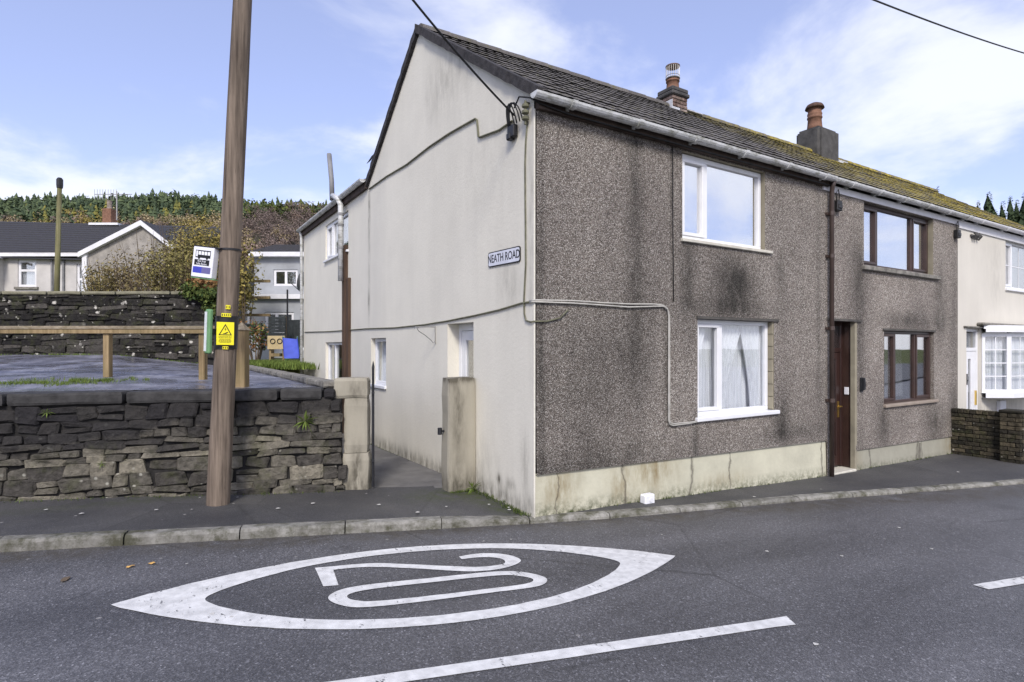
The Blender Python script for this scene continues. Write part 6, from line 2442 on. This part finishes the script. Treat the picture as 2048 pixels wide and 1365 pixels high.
stuff(tag(cf.build("conifer_forest", ["conifer", "larch", "conifer_lit"]), "dark conifer plantation covering the upper hillside", "forest"))
# autumn woodland below it
aw = MB()
d = 190.0
while d < 375:
    step = 8.0
    lat = lo_ * d
    while lat < hi_ * d:
        a = lat / d
        px = 1024 + 1145 * a
        edge = lerp_tab([(-800, 318), (0, 322), (120, 305), (220, 326), (330, 312), (440, 330), (500, 356), (560, 362), (680, 366)], px)
        dd, ll = d + rnd.uniform(-4, 4), lat + rnd.uniform(-4, 4)
        if dd < edge + 14:
            p = C0 + FW * dd + RG * ll
            f = mnoise.noise(Vector((ll * 0.03, dd * 0.03, 9)))
            h = rnd.uniform(6, 10)
            p.z = hill_z(dd, ll) + h * 0.5
            if px < 440:
                mi = 0 if f < 0.12 else (2 if f < 0.32 and rnd.random() < 0.7 else 1)
                if rnd.random() < 0.12:
                    mi = rnd.choice((1, 2, 3))
            else:
                mi = 1 if dd > 225 else 3
                if rnd.random() < 0.15:
                    mi = rnd.choice((0, 1, 3))
            clump(aw, p, h * 0.62, h * 0.55, 250, h * 0.052, mi)
        lat += step
    d += step
stuff(tag(aw.build("autumn_woodland", ["autumn", "bare", "gold", "pink"]), "tan and brown autumn woodland on the lower hillside", "woodland"))

# conifers behind the white house at the right edge
def far_conifer(px, depth, top_py, r, label):
    p = C0 + FW * depth + RG * ((px - 1024) / 1145 * depth)
    top = 1.74 + depth * (695 - top_py) / 1145
    t = thing("conifer_tree", (p.x, p.y, 0.3), label, "tree", "conifers behind the terrace")
    m = MB()
    m.tube([(p.x, p.y, 0.0), (p.x, p.y, top * 0.9)], [0.28, 0.04], 7)
    m.build("trunk", "twig", t)
    m = MB()
    h = top - 1.5
    q0 = Vector((p.x, p.y, 1.5))
    conifer(m, q0, h * 0.985, r * 0.80, 0, 16, 11)
    for k in range(1500):                    # drooping sprays on whorled branches
        f = rnd.random() ** 1.15
        rr = r * (1 - f) ** 0.88 * (0.80 + 0.30 * sin(f * 46)) + 0.10
        a = rnd.uniform(0, 6.28)
        q = rr * rnd.uniform(0.45, 0.92)
        c_ = Vector((p.x + q * cos(a), p.y + q * sin(a), 1.5 + h * f))
        d_ = Vector((cos(a), sin(a), -0.45 + 0.6 * f))
        t_ = Vector((-sin(a), cos(a), rnd.uniform(-0.3, 0.3)))
        L_ = (0.34 * rr + 0.10) * rnd.uniform(0.6, 1.2)
        i_ = [m.pt(tuple(c_ + v_)) for v_ in (-d_ * L_ * 0.5, t_ * L_ * 0.32, d_ * L_ * 0.6, -t_ * L_ * 0.32)]
        m.f.append(i_); m.mi.append(0)
    m.build("crown", "conifer_near", t)
far_conifer(1978, 52, 384, 3.4, "tallest left conifer rising behind the white house roof at right")
far_conifer(2006, 54, 402, 2.9, "short conifer just right of the tall one behind the white house")
far_conifer(2021, 55, 392, 2.5, "slender conifer third from left behind the white house roof")
far_conifer(2034, 57, 398, 2.5, "small conifer fourth from left behind the white house roof")
far_conifer(2050, 50, 384, 3.4, "conifer cut by the right edge behind the white house")
far_conifer(1957, 56, 402, 2.3, "small conifer leftmost of the cluster behind the white house")
far_conifer(1876, 60, 372, 1.4, "lone conifer tip showing over the mossy ridge")

# shrubs behind the rear wall
def shrub(name, px, depth, zc, rx, rz, n, size, mats, label, wt=(1,), stems=14):
    c = gpt(px, depth, zc)
    t = thing(name, (c.x, c.y, 1.3), label, "shrub")
    m = MB()
    for k in range(stems):
        a = rnd.uniform(0, 6.28)
        q = rnd.uniform(0.3, 0.95)
        e = c + Vector((cos(a) * rx * q, sin(a) * rx * q, rz * rnd.uniform(0.1, 1.0)))
        mid = Vector((c.x, c.y, 1.3)).lerp(e, 0.55) + Vector((cos(a) * rx * 0.15, sin(a) * rx * 0.15, 0))
        m.tube([(c.x + cos(a) * 0.1, c.y + sin(a) * 0.1, 1.2), tuple(mid), tuple(e)], [0.028, 0.014, 0.004], 4)
        for _b in range(3):
            q0 = mid.lerp(e, rnd.uniform(0.0, 0.8))
            q1 = q0 + Vector((rnd.uniform(-0.35, 0.35), rnd.uniform(-0.35, 0.35), rnd.uniform(0.1, 0.5))) * rx * 0.5
            m.tube([tuple(q0), tuple(q1)], [0.010, 0.003], 3, cap=False)
    m.build("stem", "twig", t)
    for mi, w in enumerate(wt):
        m = MB()
        clump(m, c, rx, rz, int(n * w), size, 0)
        m.build("foliage", mats[mi], t)
shrub("autumn_shrub", 232, 21, 3.7, 1.25, 1.35, 4600, 0.045, ["shrub_b", "shrub"], "brown twiggy shrub against the left part of the gabled house", (0.6, 0.4), 70)
shrub("autumn_shrub", 330, 20, 3.9, 1.75, 1.8, 6500, 0.045, ["shrub", "shrub_b"], "loose olive shrub in front of the gabled house", (0.6, 0.4), 90)
shrub("autumn_tree", 392, 25, 5.3, 1.9, 2.2, 17000, 0.05, ["shrub", "gold"], "broad olive yellow tree hiding the right of the gabled house", (0.75, 0.25), 70)
shrub("autumn_tree", 487, 25, 5.0, 0.75, 2.6, 2000, 0.07, ["gold", "shrub"], "narrow yellowing tree between telegraph pole and grey house", (0.6, 0.4), 14)
shrub("garden_bush", 512, 20, 2.0, 0.55, 0.7, 900, 0.05, ["ivy_red", "ivy"], "reddish green bush at the corner of the grey house", (0.5, 0.5), 10)
# bramble hanging over the rear wall
t = thing("bramble", tuple(gpt(400, 13.2, 3.0)), "green bramble spilling over the right end of the rear wall", "plant")
m = MB()
for (px, z, r, n) in ((398, 3.02, 0.38, 500), (415, 2.85, 0.28, 400), (378, 3.08, 0.3, 300), (430, 2.95, 0.3, 400), (422, 2.62, 0.2, 250), (440, 2.5, 0.25, 250)):
    clump(m, gpt(px, 13.3, z), r, r * 0.75, n, 0.04, 0)
m.build("foliage", "ivy", t)
m = MB()
for (px, z, r, n) in ((385, 3.22, 0.32, 160), (412, 3.2, 0.35, 200)):
    clump(m, gpt(px, 13.5, z), r, r * 0.5, n, 0.04, 0)
m.build("foliage", "ivy_red", t)

# grass and moss in the yard, garden and along edges
def tufts(name, spots, mat, label, blade=0.05, per=14):
    m = MB()
    for (x, y, z, r, n) in spots:
        for _ in range(n):
            a = rnd.uniform(0, 6.28)
            q = r * sqrt(rnd.random())
            bx, by = x + q * cos(a) , y + q * sin(a)
            zz = z(bx, by) if callable(z) else z
            for _k in range(3):
                b = rnd.uniform(0, 6.28)
                L = blade * rnd.uniform(0.5, 1.3)
                lean = L * rnd.uniform(0.2, 0.9)
                w = L * 0.10
                i = [m.pt(q_) for q_ in ((bx - sin(b) * w, by + cos(b) * w, zz - 0.005), (bx + sin(b) * w, by - cos(b) * w, zz - 0.005), (bx + cos(b) * lean, by + sin(b) * lean, zz + L))]
                m.f.append(i); m.mi.append(0)
    return stuff(tag(m.build(name, mat), label, "grass"))
sp = []
for k in range(46):
    t = k / 46
    p = Vector((-4.75, 4.35, 0)).lerp(Vector((-3.75, 4.15, 0)), t) + Vector((rnd.gauss(0, 0.22), rnd.gauss(0, 0.2), 0))
    sp.append((p.x, p.y, yard_z, rnd.uniform(0.04, 0.16), rnd.randrange(6, 34)))
for k in range(40):
    p = RM @ Vector((rnd.uniform(4, RL), -0.18, 0))
    sp.append((p.x, p.y, yard_z, 0.16, 12))
tufts("yard_grass", sp, "weed", "green grass growing through the yard tarmac", 0.036)
sp = []
for k in range(150):
    q = gpt(rnd.uniform(480, 620), rnd.uniform(13.5, 17), 0)
    sp.append((q.x, q.y, 1.22, 0.3, 24))
tufts("garden_grass", sp, "weed", "green lawn patch in the far garden", 0.14)
sp = []
for k in range(60):
    sp.append((-0.03 - rnd.random() ** 2 * 0.06, rnd.uniform(0.0, 1.2), lambda x, y: 0.02 * (y > 0.5), 0.03, 5))
for k in range(30):
    sp.append((-0.2 + rnd.uniform(-0.16, 0.16), 1.20, 0.02, 0.03, 5))
for k in range(70):
    x = rnd.uniform(-5, -1.5)
    sp.append((x, y_wall(x) - 0.06, SL * x + 0.02, 0.05, 3))
for k in range(70):
    x = rnd.choice((rnd.uniform(0.2, 5.2), rnd.uniform(1.8, 3.6), rnd.uniform(6.4, 9.8)))
    sp.append((x, -0.012, z_front(x), 0.02, 3))
for k in range(60):
    sp.append((-0.03, rnd.uniform(1.5, 5.5), 0.0, 0.03, 4))
tufts("edge_weeds", sp, "ivy", "small weeds and moss growing along the wall feet", 0.028)

def weed(x, y, z, n, L, mat, label, out=(0, -1)):
    t = thing("weed_plant", (x, y, z), label, "plant")
    for k in range(n):
        m = MB()
        a = 2 * pi * k / n + rnd.uniform(-0.3, 0.3)
        l = L * rnd.uniform(0.65, 1.15)
        # leaf blades fanning in the plane of the wall and out of it
        d = Vector((cos(a), 0.35 * out[1] + 0.2 * out[1] * sin(a * 2), sin(a) * 0.9 + 0.15))
        s = Vector((0, 0, 1)).cross(d)
        s = s.normalized() if s.length > 0.1 else Vector((1, 0, 0))
        w = l * 0.10
        o = Vector((x, y, z))
        P = [o, o + d * l * 0.4 + s * w, o + d * l - Vector((0, 0, 0.2 * l)), o + d * l * 0.4 - s * w]
        m.face([tuple(q) for q in P])
        m.build("leaf", mat, t)
weed(-1.86, y_wall(-1.86) - 0.05, 0.90, 17, 0.15, "weed", "spiky green weed growing from the rubble wall near the pier")
weed(-4.25, y_wall(-4.25) - 0.05, 1.07, 9, 0.07, "weed", "small green fern high on the left of the rubble wall")
weed(-3.78, y_wall(-3.78) - 0.06, 0.52, 9, 0.06, "weed", "tiny green weed in the lower left of the rubble wall")
weed(-0.10, 1.16, 0.06, 16, 0.13, "weed", "leafy weed at the foot of the rendered pier")
weed(-4.46, y_wall(-4.46) - 0.12, 0.20, 10, 0.05, "weed", "yellow green weed at the foot of the rubble wall")

# litter: gum, paper scraps and leaves
m = MB()
for (x, y) in [(-3.3, 1.75), (-3.0, 1.62), (-2.25, 1.3), (-2.55, 1.95), (-3.9, 1.9), (-1.3, 1.0), (-0.7, 0.62), (-1.9, 1.35), (-1.05, 0.55), (-0.25, 0.5), (-2.9, 2.1), (-4.2, 2.2), (3.0, -0.45), (5.5, -0.9), (7.6, -0.9), (4.3, -0.55), (-0.12, 0.3), (-0.16, 0.22)]:
    r = rnd.uniform(0.010, 0.024)
    z = (SL * x + 0.024 if x < 0 else z_front(x) + 0.008)
    a = rnd.uniform(0, 3)
    m.face([(x + r * cos(a + t) * (1.3 if k % 2 else 0.7), y + r * sin(a + t), z + 0.012) for k, t in enumerate([i * 1.05 for i in range(6)])])
for (x, y) in [(0.9, -0.9), (1.4, -1.7), (-0.5, -0.35), (-0.75, -0.28), (2.9, -2.4), (-3.1, 0.3), (-3.0, -0.75), (-2.9, -0.85), (1.9, -2.1), (0.1, -2.9), (3.4, -1.9)]:
    r = rnd.uniform(0.008, 0.018)
    a = rnd.uniform(0, 3)
    m.face([(x + r * cos(a + t) * (1.3 if k % 2 else 0.7), y + r * sin(a + t), z_road(x) + 0.006) for k, t in enumerate([i * 1.05 for i in range(6)])])
stuff(tag(m.build("litter", "litter"), "pale specks of gum and paper litter on pavement and road", "litter"))
def leaf_thing(x, y, mat, label, L=0.035):
    m = MB()
    z = z_road(x) + 0.008
    a = rnd.uniform(0, 6.28)
    P = [(-1, 0), (-0.5, 0.45), (0.1, 0.5), (0.6, 0.3), (1, 0), (0.6, -0.35), (0.1, -0.5), (-0.5, -0.4)]
    c_ = m.pt((x, y, z + 0.006))
    r = [m.pt((x + L * (p * cos(a) - q * sin(a)), y + L * (p * sin(a) + q * cos(a)), z + 0.004 * (k % 3))) for k, (p, q) in enumerate(P)]
    for k in range(8):
        m.f.append([c_, r[k], r[(k + 1) % 8]]); m.mi.append(0)
    tag(m.build("fallen_leaf", mat), label, "leaf", "fallen leaves on the road")
leaf_thing(-3.47, 0.42, "leaf_orange", "orange fallen leaf on the road left of its pair")
leaf_thing(-3.33, 0.42, "leaf_orange", "orange fallen leaf on the road right of its pair")
leaf_thing(-3.86, 0.34, "twig", "dark brown curled leaf lying on the road at left", 0.055)
